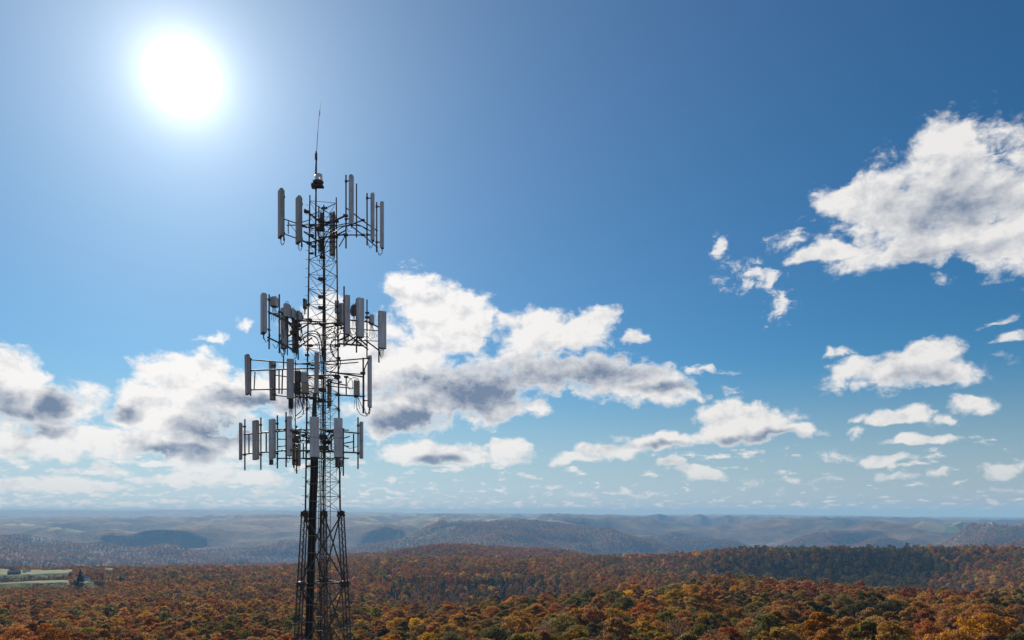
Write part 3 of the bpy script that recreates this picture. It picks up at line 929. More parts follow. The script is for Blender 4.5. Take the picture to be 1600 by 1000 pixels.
# ================================================================== lattice tower
YT = 34.3
XT = (505 - CX) / F * YT
ROT = R(12)
def z_of(py, Y=YT): return ZC - (py - HY) / F * Y
Z_TOP, Z_MID = z_of(320), z_of(803)
Z_GND = float(ground_z(np.array([XT]), np.array([YT]))[0])
def side_up(z): return 1.13 + (1.49 - 1.13) * (Z_TOP - z) / (Z_TOP - Z_MID)
def side_lo(z): return 1.56 + 0.103 * (Z_MID - z)
def corner(k, a, z):
    x, y = [(-a / 2, -0.2887 * a), (a / 2, -0.2887 * a), (0, 0.5774 * a)][k]
    c, s = math.cos(ROT), math.sin(ROT)
    return Vector((XT + x * c - y * s, YT + x * s + y * c, z))

tower = thing('lattice_tower', 'tall three-legged steel lattice tower carrying four tiers of antennas', 'tower', (XT, YT, Z_GND))
# upper mast: three round legs, cross rods bay by bay
for k in range(3):
    MB().tube(corner(k, side_up(Z_TOP), Z_TOP + 0.25), corner(k, side_up(Z_MID), Z_MID), 0.034, 8, 0.040).build('leg', m_steel, tower, smooth=True)
NB = 21
for b in range(NB + 1):
    z = Z_TOP + (Z_MID + 0.12 - Z_TOP) * b / NB
    z2 = Z_TOP + (Z_MID + 0.12 - Z_TOP) * (b + 1) / NB
    for k in range(3):
        a0, b0 = corner(k, side_up(z), z), corner((k + 1) % 3, side_up(z), z)
        MB().tube(a0, b0, 0.0115, 5).build('horizontal_rod', m_steel, tower)
        if b < NB:
            a1, b1 = corner(k, side_up(z2), z2), corner((k + 1) % 3, side_up(z2), z2)
            off = (Vector((XT, YT, z)) - (a0 + b0) / 2).normalized() * 0.012
            MB().tube(a0 + off, b1 + off, 0.0105, 5).build('diagonal_rod', m_steel, tower)
            MB().tube(b0 - off, a1 - off, 0.0105, 5).build('diagonal_rod', m_steel, tower)
# flanged joints of the mast legs every seventh bay
for b in (7, 14):
    z = Z_TOP + (Z_MID - Z_TOP) * b / NB
    for k in range(3):
        MB().lathe(corner(k, side_up(z), z - 0.05), [(0, 0.07), (0.03, 0.07), (0.03, 0.045), (0.06, 0.045), (0.06, 0.07), (0.09, 0.07)], 10).build('leg_flange', m_steel2, tower)
# lower mast: three legs that are slim lattice columns, with crossed braces between
PANEL = 3.06
levels = [Z_MID]
while levels[-1] - PANEL > Z_GND: levels.append(levels[-1] - PANEL)
levels.append(Z_GND - 0.3)
def col_side(z): return 0.25 + 0.018 * (Z_MID - z)
def chord(k, j, z):
    c = corner(k, side_lo(z), z); s = min(col_side(z), 0.55)
    a = ROT + R(90 + 120 * j) + R(120 * k)
    return c + Vector((math.cos(a), math.sin(a), 0)) * s * 0.577
for k in range(3):
    lace = MB()
    zz = [Z_MID]
    while zz[-1] > Z_GND: zz.append(max(zz[-1] - (0.30 if zz[-1] > 40 else 0.6), Z_GND))
    for z0, z1 in zip(zz[:-1], zz[1:]):
        for j in range(3):
            lace.tube(chord(k, j, z0), chord(k, (j + 1) % 3, z1), 0.0125, 4)
            lace.tube(chord(k, j, z1), chord(k, (j + 1) % 3, z1), 0.010, 4)
    col = lace.build('lattice_leg', m_steel2, tower)
    for j in range(3):
        MB().tube(chord(k, j, Z_MID), chord(k, j, levels[-1]), 0.030, 7).build('chord', m_steel, col, smooth=True)
    for li, z in enumerate(levels[:-1]):
        c = corner(k, side_lo(z), z)
        g = MB()
        g.lathe((c.x, c.y, z - 0.10), [(0, 0.17), (0.03, 0.20), (0.07, 0.20), (0.07, 0.10), (0.14, 0.10), (0.14, 0.17), (0.18, 0.17), (0.26, 0.07)] if li == 0 else
                [(0, 0.20), (0.04, 0.24), (0.08, 0.24), (0.08, 0.20), (0.12, 0.24), (0.16, 0.24), (0.20, 0.20)], 9)
        for j in range(3):
            p = chord(k, j, z); g.tube((p.x, p.y, z - 0.16), (p.x, p.y, z + 0.12), 0.04, 6)
        g.build('joint_plate', m_steel2, tower)
for i in range(len(levels) - 1):
    z0, z1 = levels[i], levels[i + 1]
    for k in range(3):
        a0, b0 = corner(k, side_lo(z0), z0 - 0.06), corner((k + 1) % 3, side_lo(z0), z0 - 0.06)
        a1, b1 = corner(k, side_lo(z1), z1 + 0.06), corner((k + 1) % 3, side_lo(z1), z1 + 0.06)
        n = (Vector((XT, YT, z0)) - (a0 + b0) / 2); n.z = 0; n = n.normalized() * 0.03
        MB().tube(a0 + n, b1 + n, 0.036, 6).build('cross_brace', m_steel, tower)
        MB().tube(b0 - n, a1 - n, 0.036, 6).build('cross_brace', m_steel, tower)
        if i > 0:
            MB().tube(corner(k, side_lo(z0), z0), corner((k + 1) % 3, side_lo(z0), z0), 0.035, 6).build('horizontal_strut', m_steel, tower)
# name plate on the top ring
c = at(507, 325, YT - 0.33)
MB().box((c.x, c.y, c.z), (0.26, 0.02, 0.10)).build('plate', m_dark, tower)
# climbing pegs on the left leg
for i in range(34):
    z = Z_TOP - 0.2 - i * 0.40
    p = corner(0, side_up(z), z)
    MB().tube(p, p + Vector((-0.15, -0.05, 0)), 0.009, 5).build('climbing_peg', m_steel, tower)

# ================================================================== feeder cables and ladder
def cable_run(name, label, xs, rows, r=0.023):
    """xs: list of (py, centre px, half width px) down the tower"""
    p0 = at(xs[-1][1], xs[-1][0], xs[-1][3])
    t = thing(name, label, 'cables', (p0.x, p0.y, Z_GND))
    for rrow in range(rows[1]):
        for i in range(rows[0]):
            u = (i + 0.5) / rows[0] * 2 - 1 + (0.5 / rows[0] if rrow else 0)
            pts = [at(px + u * hw, py, Y + rrow * 0.06) for py, px, hw, Y in xs]
            end = pts[-1].copy(); end.z = Z_GND + 0.5
            MB().path(bez(pts, 4) + [end], r * (0.8 + 0.35 * ((i * 7 + rrow * 3) % 4) / 3), 6).build('feeder_cable', m_black if (i * 5 + rrow) % 3 else m_dark, t, smooth=True)
    return t
main = cable_run('feeder_cable_bundle', 'broad black bundle of feeder cables climbing the inside of the tower', 
          [(615, 492, 2.5, 33.75), (650, 491, 3.5, 33.75), (718, 491, 6.0, 33.85), (745, 490.5, 6.2, 33.85), (803, 488, 6.2, 33.95), (860, 486.5, 6.2, 34.0), (1000, 482, 6.4, 34.0), (1090, 479, 6.4, 34.0)], (7, 2), 0.026)
for i, py in enumerate(range(648, 1010, 27)):
    cxp = np.interp(py, [615, 718, 803, 1000], [492, 491, 488, 482]); hw = np.interp(py, [615, 718, 1000], [3.5, 7.4, 8.2])
    MB().tube(at(cxp - hw, py, 33.72 + 0.18 * (py > 790)), at(cxp + hw, py, 33.72 + 0.18 * (py > 790)), 0.012, 5).build('hanger', m_bright, main)
run2 = cable_run('feeder_cable_run', 'narrow run of black cables beside the rear leg of the tower',
          [(395, 506, 1.6, 34.5), (470, 506.5, 2.2, 34.5), (560, 506, 4.0, 34.5), (700, 504, 5.0, 34.5), (803, 501.5, 4.6, 34.5), (1000, 499, 4.6, 34.45), (1090, 498, 4.6, 34.4)], (4, 1), 0.021)
for py in range(436, 1010, 22):
    cxp = np.interp(py, [395, 560, 803, 1000], [506, 506, 501.5, 499])
    hw = np.interp(py, [395, 560], [3.5, 5.0])
    MB().box(tuple(at(cxp, py, 34.45)), (hw * 2 * YT / F, 0.05, 0.035)).build('hanger', m_steel, run2)
# climbing ladder inside, towards the right
lad = thing('climbing_ladder', 'narrow steel ladder running up the inside of the tower', 'ladder', tuple(at(512, 1090, 34.2))[:2] + (Z_GND,))
for px0 in (508.6, 516.0):
    MB().tube(at(px0, 600, 34.2), Vector((at(px0, 1000, 34.2).x, 34.2, Z_GND)), 0.016, 6).build('rail', m_steel, lad)
for i in range(72):
    z = at(0, 602, 34.2).z - i * 0.30
    MB().tube(Vector((at(508.6, 0, 34.2).x, 34.2, z)), Vector((at(516.0, 0, 34.2).x, 34.2, z)), 0.010, 5).build('rung', m_steel, lad)

# looping jumpers near the top tiers
def loops(name, label, paths, r=0.020):
    p0 = at(*paths[0][0])
    t = thing(name, label, 'cables', tuple(p0))
    for pts in paths:
        MB().path(bez([at(*p) for p in pts], 5), r, 6).build('jumper_cable', m_black, t, smooth=True)
loops('jumper_cable_loop', 'black cables arching from the mast to the top right antennas',
      [[(505, 404, 34.2), (506, 378, 34.0), (513, 364, 33.8), (528, 355, 33.8), (548, 352, 34.0), (566, 354, 34.5), (580, 362, 34.9)],
       [(507, 404, 34.2), (508, 384, 34.0), (517, 368, 33.7), (533, 356, 33.6), (546, 351, 33.6)],
       [(503, 402, 34.2), (504, 376, 34.0), (510, 362, 33.9), (522, 354, 33.9), (545, 349, 34.0), (562, 352, 34.4), (574, 360, 34.8)],
       [(502, 400, 34.3), (500, 378, 34.2), (497, 366, 34.1), (494, 358, 34.0), (486, 356, 34.0)]])
loops('jumper_cable_loop', 'black cables arching from the mast to the second tier left antennas',
      [[(503, 566, 34.0), (502, 535, 33.9), (497, 521, 33.7), (487, 517, 33.5), (475, 522, 33.4), (466, 531, 33.3)],
       [(505, 566, 34.0), (503, 538, 33.9), (498, 525, 33.7), (488, 521, 33.5), (477, 525, 33.4), (468, 536, 33.3)],
       [(501, 566, 34.0), (499, 540, 33.9), (494, 528, 33.8), (484, 524, 33.6), (474, 529, 33.5)],
       [(499, 506, 33.9), (489, 507, 33.8), (478, 505, 33.6), (468, 509, 33.5), (462, 520, 33.4)]])
loops('jumper_cable_loop', 'black cables hanging from the mast to the second tier right antennas',
      [[(508, 566, 34.0), (508, 535, 33.9), (515, 522, 33.7), (527, 515, 33.6), (538, 513, 33.5)],
       [(509, 520, 33.9), (518, 514, 33.7), (528, 509, 33.6), (536, 512, 33.5), (541, 519, 33.5)],
       [(528, 530, 33.8), (519, 534, 33.7), (516, 544, 33.7), (520, 555, 33.7), (527, 563, 33.8), (524, 575, 33.9), (514, 581, 34.0)],
       [(531, 534, 33.8), (521, 530, 33.7), (517, 540, 33.7), (523, 558, 33.7), (530, 560, 33.8), (527, 568, 33.9), (516, 577, 34.0)],
       [(507, 524, 33.9), (514, 528, 33.8), (524, 527, 33.7), (533, 521, 33.6), (544, 524, 33.6)]])
loops('jumper_cable_loop', 'black cables bunched between mast and left half of the bottom tier',
      [[(490, 690, 33.6), (482, 680, 33.6), (472, 675, 33.6), (462, 674, 33.7), (456, 677, 33.8)],
       [(491, 694, 33.6), (483, 686, 33.6), (473, 682, 33.6), (463, 681, 33.7), (457, 686, 33.8)],
       [(490, 698, 33.6), (480, 690, 33.6), (470, 688, 33.6), (461, 690, 33.7)],
       [(491, 686, 33.7), (482, 676, 33.7), (470, 671, 33.8), (460, 671, 33.9)],
       [(506, 700, 33.8), (513, 688, 33.8), (518, 680, 33.7), (526, 676, 33.7)],
       [(506, 706, 33.8), (514, 694, 33.8), (520, 686, 33.7), (528, 682, 33.7)],
       [(505, 694, 33.8), (511, 682, 33.8), (517, 675, 33.8), (526, 672, 33.8)]], 0.024)
loops('jumper_cable_loop', 'black cables bunched behind the third tier left radios',
      [[(498, 640, 34.0), (494, 622, 33.9), (486, 612, 33.7), (474, 612, 33.6), (466, 618, 33.5)],
       [(499, 636, 34.0), (496, 616, 33.9), (488, 604, 33.8), (478, 602, 33.7)],
       [(498, 632, 34.0), (497, 606, 33.9), (491, 592, 33.8), (482, 590, 33.7), (476, 597, 33.6)],
       [(468, 614, 33.5), (470, 628, 33.5), (474, 636, 33.5), (473, 648, 33.5), (464, 654, 33.5)],
       [(472, 612, 33.5), (474, 622, 33.5), (472, 640, 33.5), (462, 650, 33.5)],
       [(509, 604, 34.0), (516, 598, 33.8), (522, 591, 33.7), (530, 592, 33.6)],
       [(509, 590, 34.0), (520, 588, 33.8), (528, 580, 33.7), (532, 568, 33.7), (531, 560, 33.7)]])

# thin jumpers strung between radios and antennas of the second tier
def strung(label, n, x0, x1, y0, y1, Y, seed):
    rr = random.Random(seed); paths = []
    for i in range(n):
        a = (rr.uniform(x0, x1), rr.uniform(y0, y0 + (y1 - y0) * 0.4), Y + rr.uniform(-0.3, 0.3))
        b = (a[0] + rr.uniform(-0.5, 0.5) * (x1 - x0), rr.uniform(y0 + (y1 - y0) * 0.4, y1), Y + rr.uniform(-0.3, 0.3))
        m = ((a[0] + b[0]) / 2 + rr.uniform(-4, 4), max(a[1], b[1]) + rr.uniform(0, 6), Y)
        paths.append([a, (a[0] + rr.uniform(-1, 1), a[1] + 6, a[2]), m, b])
    loops('jumper_cable_loop', label, paths, 0.013)
strung('thin cables strung under the left radios of the second tier', 16, 440, 472, 495, 548, 33.0, 5)
strung('thin cables strung behind the right panels of the second tier', 16, 520, 574, 500, 538, 34.0, 6)
strung('thin cables strung below the left radios of the third tier', 12, 456, 486, 600, 632, 33.7, 7)
strung('thin cables strung around the mast in the lowest tier', 14, 452, 528, 668, 708, 33.9, 8)

# ================================================================== antenna carriers (one pipe frame per tier)
def frame(label, pipes, plates=()):
    p0 = at(505, pipes[0][1], YT)
    t = thing('antenna_mount', label, 'antenna mount', tuple(p0), 'antenna mounts on the tower')
    for x0, y0, Y0, x1, y1, Y1, r in pipes:
        a, b = at(x0, y0, Y0), at(x1, y1, Y1)
        d = abs((b - a).normalized().z)
        MB().tube(a, b, r, 8).build('upright' if d > 0.85 else 'rail', m_steel, t, smooth=False)
    for x, y, Y, s in plates:
        c = at(x, y, Y)
        MB().box(tuple(c), (s * 1.25, s, s * 0.55)).build('clamp', m_steel2, t)
    return t

frame('pipe frame of the topmost antenna tier', [
 (443, 342, 33.4, 487, 357, 34.0, .026), (443, 365, 33.4, 487, 381, 34.0, .026), (448, 352, 34.6, 498, 351, 34.6, .026), (462, 350, 33.8, 486, 343, 34.0, .022),
 (470, 353, 33.6, 480, 355.5, 33.7, .034), (480, 355.5, 33.7, 515, 346, 33.9, .034), (471, 375.5, 33.6, 481, 380, 33.7, .034), (481, 380, 33.7, 510, 371, 33.9, .034),
 (450.4, 345, 33.5, 450.4, 365, 33.5, .022), (450.4, 347, 33.5, 470, 372, 33.6, .012),
 (476, 327, 33.2, 498, 345, 34.0, .036), (475, 362, 33.3, 500, 379, 34.0, .036),
 (505, 353, 33.8, 540, 337, 33.3, .040), (505, 371, 33.8, 541, 366, 33.3, .034), (515, 373, 33.8, 540, 360, 33.4, .030),
 (541, 325, 33.3, 567, 345, 34.2, .026), (567, 345, 34.2, 590, 361, 34.9, .026), (546, 351, 33.4, 568, 368, 34.2, .026), (568, 368, 34.2, 590, 387, 34.9, .026),
 (527, 367, 34.6, 568, 367, 34.4, .024), (543, 353, 33.4, 567, 344, 34.3, .030), (530, 385, 34.3, 541, 366, 33.4, .024),
 (541, 367.5, 33.4, 588, 367.5, 34.9, .020), (557, 287, 33.9, 557, 371, 33.9, .030),
 (498.2, 322, 34.9, 498.2, 396, 34.9, .030), (498, 352, 35.6, 525, 352, 35.6, .028), (498, 378, 35.6, 525, 378, 35.6, .028)],
 [(479, 331, 33.4, .16), (486.5, 352, 33.8, .14), (483, 380, 33.7, .16), (487, 368, 33.8, .15), (540, 337, 33.3, .15), (540, 367, 33.3, .15), (567, 344, 34.2, .13),
  (567, 367, 34.2, .13), (524, 370, 33.7, .17), (526, 346, 33.7, .14), (501, 358, 34.3, .26), (502, 345, 34.3, .22), (487, 396, 34.0, .12), (504, 402, 34.4, .18)])
frame('pipe frame of the second antenna tier with its outrigger arms', [
 (419, 487, 33.0, 456, 506, 32.4, .036), (418, 527, 33.0, 466, 550, 32.4, .036), (436, 534, 32.8, 487, 503, 34.0, .034), (440, 488, 32.7, 470, 531, 33.5, .040),
 (456, 500, 32.5, 500, 503, 34.2, .036), (462, 545, 32.5, 487, 528, 34.0, .036), (452, 538, 32.6, 487, 540, 34.0, .030), (430, 492, 32.9, 487, 500, 34.1, .030),
 (436, 536, 32.9, 470, 530, 33.4, .026), (420, 490, 33.0, 436, 490, 34.8, .030), (465, 486, 32.5, 466, 562, 32.5, .032), (449, 555, 32.5, 449, 500, 32.5, .026),
 (487, 506, 34.0, 528, 505, 33.8, .034), (506, 512, 34.3, 540, 507, 33.4, .036), (528, 532, 33.8, 545, 525, 33.2, .034), (530, 537, 33.8, 568, 540, 33.6, .044),
 (545, 523, 33.2, 575, 546, 34.2, .032), (545, 500, 33.2, 575, 503, 34.2, .034), (571, 501, 34.2, 593, 512, 34.8, .036), (570, 531, 34.2, 593, 548, 34.8, .034),
 (548, 540, 33.6, 560, 527, 33.5, .034), (540, 536, 33.3, 556, 526, 33.6, .030), (557, 524, 33.6, 574, 541, 34.0, .036), (531, 512, 34.6, 593, 517, 35.2, .024), (531, 531, 34.6, 593, 533, 35.2, .020),
 (573.4, 468, 34.1, 573.4, 561, 34.1, .030), (487, 539, 34.0, 528, 539, 33.8, .026)],
 [(483, 500, 33.9, .18), (484, 540, 33.9, .18), (527, 540, 33.7, .18), (526, 506, 33.7, .16), (574, 489, 34.1, .13), (574, 496, 34.1, .15), (465, 508, 32.6, .22), (466, 530, 32.7, .20),
  (504, 507, 34.3, .20), (540, 506, 33.3, .14), (459, 520, 32.8, .22), (502, 481, 34.5, .20), (502, 464, 34.5, .20), (502, 436, 34.5, .20), (480, 555, 34.0, .14), (529, 559, 34.0, .12)])
frame('pipe frame of the third antenna tier with long open rails', [
 (393, 562, 34.2, 500, 571, 33.2, .030), (392, 579, 33.4, 500, 575, 33.6, .032), (388, 609, 33.4, 500, 607, 33.6, .030), (430, 617.5, 34.2, 462, 621, 33.6, .032),
 (462, 569, 33.4, 578, 559.5, 33.6, .030), (430, 586, 34.4, 450, 589, 34.2, .026), (398.5, 581, 33.4, 397, 608, 33.4, .026), (430, 567, 34.2, 430, 618, 34.2, .030),
 (436, 577, 33.6, 436, 615, 33.8, .032), (441.5, 577, 33.6, 440.5, 616, 33.7, .032), (443, 556, 33.6, 443, 577, 33.6, .030), (461.5, 563, 33.5, 461.5, 690, 33.5, .022),
 (480, 587, 33.6, 530, 586, 33.4, .032), (509, 580, 34.2, 568, 589, 33.8, .034), (529, 583, 33.6, 570, 585, 33.7, .026), (526, 617, 33.8, 570, 619.5, 33.7, .034),
 (509, 603, 34.2, 555, 607, 34.0, .024), (541, 590, 33.9, 541, 617, 33.9, .030), (462, 620, 33.6, 500, 622, 33.6, .036), (567.5, 559, 33.6, 567.5, 646, 33.7, .036),
 (509, 596, 34.3, 541, 602, 33.9, .030), (500, 627, 34.0, 520, 627, 35.0, .026), (475, 612, 33.5, 475, 630, 33.5, .03), (510, 570, 34.8, 560, 566, 34.8, .026)],
 [(488, 571, 33.4, .10), (488, 576, 33.5, .12), (527, 589, 33.6, .20), (528, 617, 33.7, .16), (541, 589, 33.8, .14), (567, 583, 33.6, .16), (488, 622, 33.7, .20), (502, 590, 34.0, .22),
  (504, 609, 34.0, .24), (503, 626, 34.0, .26), (556, 620, 33.8, .12), (531, 597, 33.8, .12)])
frame('pipe frame of the lowest antenna tier with welded uprights', [
 (381, 679, 35.1, 456, 672, 32.6, .034), (381, 709.5, 35.1, 456, 703, 32.6, .034), (389, 679, 34.8, 389, 709, 34.8, .030), (416, 676, 33.9, 416, 706, 33.9, .034),
 (432, 671, 36.0, 545, 672, 36.2, .032), (432, 716, 36.0, 545, 716, 36.2, .034), (433, 686, 33.4, 449, 686, 33.4, .030), (433, 698, 33.4, 449, 696, 33.4, .026),
 (474, 693, 36.1, 474, 716, 36.1, .034), (455, 673, 32.6, 494, 678, 33.8, .034), (455, 704, 32.6, 494, 704, 33.8, .032), (466, 704, 33.0, 500, 706, 34.0, .03),
 (500, 671, 33.2, 561, 677, 34.6, .034), (500, 705, 33.2, 561, 707.5, 34.6, .036), (552.5, 678, 34.4, 552.5, 707, 34.4, .032), (536, 693, 33.8, 552, 690, 34.4, .028), (536, 685, 33.8, 546, 682, 34.2, .026), (536, 696, 33.8, 545, 697.5, 34.1, .026),
 (509, 674, 34.2, 522, 676, 33.6, .034), (509, 702, 34.2, 530, 707, 33.4, .036), (518, 680, 33.8, 518, 706, 33.8, .028), (511, 719, 35.4, 530, 718, 35.4, .026), (478, 728, 34.0, 490, 728, 34.0, .036)],
 [(433, 673, 33.5, .13), (447, 671, 33.0, .12), (458, 674, 32.9, .22), (460, 688, 33.0, .26), (484, 690, 33.6, .22), (503, 683, 33.9, .34), (505, 700, 33.9, .34), (516, 674, 33.7, .18), (523, 681, 33.6, .16),
  (456, 704, 32.8, .16), (482, 717, 34.0, .14), (510, 691, 34.0, .28), (475, 680, 33.5, .16)])

# ================================================================== panel antennas and radios
VIEW = math.atan2(-XT, YT)            # bearing from the tower to the camera
def panel(label, x0, x1, y0, y1, Y, psi, mat=None, d=0.15, lean=0.0, seam=False, pipe=None, name='panel_antenna', loops_=2, group='panel antennas on the tower', arm=0.12, dark_end=True):
    """flat box antenna; psi: way it faces, degrees, 0 towards -Y, positive to the right"""
    mat = mat or m_radome
    ps = R(psi)
    rel = ps - VIEW
    cen = at((x0 + x1) / 2, (y0 + y1) / 2, Y)
    Hh = (y1 - y0) * Y / F
    wpx = (x1 - x0) * Y / F
    w = max((wpx - d * abs(math.sin(rel))) / max(abs(math.cos(rel)), 0.2), 0.13)
    w = min(w, 0.46)
    t = thing(name, label, 'antenna', (cen.x, cen.y, cen.z - Hh / 2), group)
    M = Matrix.Translation(cen) @ Matrix.Rotation(ps, 4, 'Z') @ Matrix.Rotation(R(lean), 4, 'Y')
    b = min(0.022, w * 0.15, d * 0.25)
    prof = [(-w / 2 + b, -d / 2), (-w / 4, -d / 2 - 0.003), (w / 4, -d / 2 - 0.003), (w / 2 - b, -d / 2), (w / 2 - b * 0.3, -d / 2 + b * 0.3), (w / 2, -d / 2 + b), (w / 2, d / 2 - 0.03), (-w / 2, d / 2 - 0.03), (-w / 2, -d / 2 + b), (-w / 2 + b * 0.3, -d / 2 + b * 0.3)]
    rd = MB().prism(prof, -Hh / 2 + 0.03, Hh / 2 - 0.03, M).build('radome', mat, t)
    k = 0.965
    MB().prism([(x * k, y * k) for x, y in prof], Hh / 2 - 0.03, Hh / 2, M).build('end_cap', mat, t)
    MB().prism([(x * k, y * k) for x, y in prof], -Hh / 2, -Hh / 2 + 0.03, M).build('end_cap', m_dark if dark_end else mat, t)
    MB().box((0, d / 2 - 0.014, 0), (w * 0.9, 0.03, Hh - 0.08), M).build('back_plate', m_back, t)
    if seam:
        MB().prism([(x * 1.012, y * 1.02) for x, y in prof], -0.018, 0.0, M).build('seam_band', m_dark, rd)
    # pipe behind
    if pipe is None:
        pc = M @ Vector((0, d / 2 + arm, 0)); pz0, pz1 = cen.z - Hh * 0.58, cen.z + Hh * 0.46
        px_, py_ = pc.x, pc.y
    else:
        pp, pt, pb = pipe[:3]; PY = pipe[3] if len(pipe) > 3 else (M @ Vector((0, d / 2 + arm, 0))).y
        px_ = (pp - CX) / F * PY; py_ = PY; pz1 = z_of(pt, PY); pz0 = z_of(pb, PY)
    MB().tube((px_, py_, pz0), (px_, py_, pz1), 0.034, 8).build('mounting_pipe', m_steel, t, smooth=False)
    for fz in (-0.36, 0.40):
        q = M @ Vector((0, d / 2, fz * Hh)); zz = min(max(q.z, pz0 + 0.05), pz1 - 0.03)
        g = MB().tube(q, (px_, py_, zz), 0.028, 5)
        g.tube((px_, py_, zz - 0.04), (px_, py_, zz + 0.04), 0.058, 8)
        g.build('bracket', m_steel2, t)
    for i in range(loops_):
        u = (i + 0.5) / loops_ - 0.5
        c0 = M @ Vector((u * w * 0.6, 0, -Hh / 2))
        MB().tube(c0, c0 + Vector((0, 0, -0.10)), 0.016, 6).build('connector', m_dark, t)
        s = c0 + Vector((0, 0, -0.08))
        e = Vector((px_, py_, s.z + 0.28))
        low = (s + e) / 2; low.z = s.z - 0.18 - 0.05 * i
        MB().path(bez([s, s + Vector((0, 0, -0.10)), low, e + Vector((0.04, 0, -0.24)), e], 4), 0.010, 5).build('jumper_cable', m_black, t, smooth=True)
    return t

def radio(label, x0, x1, y0, y1, Y, psi, mat=None, d=0.22, tails=4, hood=False):
    mat = mat or m_radio
    cen = at((x0 + x1) / 2, (y0 + y1) / 2, Y); ps = R(psi); rel = ps - VIEW
    Hh = (y1 - y0) * Y / F; wpx = (x1 - x0) * Y / F
    w = max((wpx - d * abs(math.sin(rel))) / max(abs(math.cos(rel)), 0.3), 0.15)
    t = thing('radio_unit', label, 'radio unit', (cen.x, cen.y, cen.z - Hh / 2), 'radio units on the tower')
    M = Matrix.Translation(cen) @ Matrix.Rotation(ps, 4, 'Z')
    MB().box((0, 0, 0), (w, d, Hh), M, 0.025).build('housing', mat, t)
    fins = MB()
    nf = 9
    for i in range(nf):
        fins.box(((i + 0.5) / nf * w * 0.92 - w * 0.46, d / 2 + 0.03, 0), (0.010, 0.06, Hh * 0.88), M)
    fins.build('cooling_fins', m_back, t)
    MB().box((0, -d / 2 - 0.008, Hh * 0.28), (w * 0.82, 0.016, Hh * 0.30), M, 0.0).build('cover_plate', mat, t)
    MB().box((0, 0, -Hh / 2 - 0.02), (w * 0.9, d * 0.85, 0.04), M).build('connector_panel', m_dark, t)
    hd = MB()
    for sx_ in (-1, 1): hd.tube(M @ Vector((sx_ * w * 0.36, 0, Hh / 2)), M @ Vector((sx_ * w * 0.36, 0, Hh / 2 + (0.10 if hood else 0.05))), 0.014, 5)
    hd.tube(M @ Vector((-w * 0.38, 0, Hh / 2 + (0.10 if hood else 0.05))), M @ Vector((w * 0.38, 0, Hh / 2 + (0.10 if hood else 0.05))), 0.012, 5)
    hd.build('handle', m_back, t)
    g = MB().box((0, d / 2 + 0.10, 0), (w * 0.5, 0.12, Hh * 0.45), M); g.build('bracket', m_steel2, t)
    for i in range(tails):
        u = (i + 0.5) / tails - 0.5
        s = M @ Vector((u * w * 0.75, 0, -Hh / 2 - 0.03))
        MB().path(bez([s, s + Vector((0, 0, -0.12)), s + Vector((0.03 * (i - 1.5), 0.05, -0.34)), s + Vector((0.06 * (i - 1.2), 0.12, -0.55 - 0.06 * (i % 2)))], 4), 0.011, 5).build('cable_tail', m_black, t, smooth=True)
    return t

# --- top tier
panel('leftmost slim panel antenna of the top tier', 433.5, 444, 296.5, 371, 33.2, -58, m_radome_b, pipe=(443.5, 297.5, 376, 33.45), loops_=2)
panel('second panel antenna from left in the top tier', 461, 472, 308, 380, 33.6, -58, m_radome_b, pipe=(471.2, 309, 386, 33.85), loops_=2)
panel('tallest standing panel antenna right of the mast in the top tier', 544.8, 553.2, 274, 352, 33.2, 78, m_radome, pipe=(540.6, 273.5, 388, 33.3), loops_=1)
panel('second panel antenna from right in the top tier', 578.8, 585.6, 302, 377, 34.6, 84, m_radome, pipe=(573.5, 302, 383.5, 34.6), loops_=2)
panel('rightmost panel antenna of the top tier', 593.5, 600.3, 315.5, 388.5, 34.9, 84, m_radome, pipe=(588.5, 316, 394, 34.9), loops_=2)
panel('panel antenna seen through the mast on its far side, top tier', 514.5, 524, 332, 399, 35.7, 165, m_radome_b, pipe=(522, 330, 404, 35.55), loops_=1)
radio('small dark radio boxed in beside the rear leg, top tier', 498.5, 507, 371, 391, 34.7, 20, m_dark, 0.16, 3)
radio('upright dark amplifier above the radio inside the mast top', 500, 505, 333, 352, 34.7, 10, m_dark, 0.12, 2)
# --- second tier
panel('leftmost wide panel antenna of the second tier', 405, 419, 459.5, 521.5, 32.9, -62, m_radome, d=0.20, pipe=(420.5, 460, 545.5, 33.2), loops_=3)
panel('panel antenna below the hooded radios, second tier', 438, 451, 481, 545, 32.9, -40, m_radome, d=0.18, pipe=(436.4, 460, 552, 32.9), loops_=3)
panel('panel antenna hidden among braces left of the mast, second tier', 456, 466, 499, 551, 33.2, -150, m_radome_b, d=0.16, loops_=2)
panel('short small antenna beside the mast in the second tier', 473, 480, 468, 482.5, 34.9, 180, m_dark, d=0.16, name='small_antenna', loops_=2, arm=0.08)
panel('panel antenna behind the first pair right of the mast, second tier', 526.5, 537, 474, 506, 34.8, 150, m_radome, d=0.16, loops_=2)
panel('first full panel antenna right of the mast, second tier', 538.6, 547.2, 461.5, 523.5, 33.2, 24, m_radome, d=0.18, pipe=(537.6, 447.5, 541.5, 33.4), loops_=3)
panel('middle panel antenna of the three at right, second tier', 556.5, 569.3, 466, 527.5, 33.6, 40, m_radome_w, d=0.20, pipe=(557, 467, 551, 33.85), loops_=3)
panel('rightmost wide panel antenna of the second tier', 590, 604, 486.5, 545, 34.7, 40, m_radome_w, d=0.20, pipe=(592, 492, 566.5, 34.95), loops_=4)
radio('square radio unit between two upright pipes, second tier left', 422, 435, 465, 478.5, 33.3, -10, m_radio, 0.3, 5)
radio('hooded twin radio unit left of the mast, second tier', 443, 453.5, 475, 495, 32.6, -20, m_radio, 0.26, 4, hood=True)
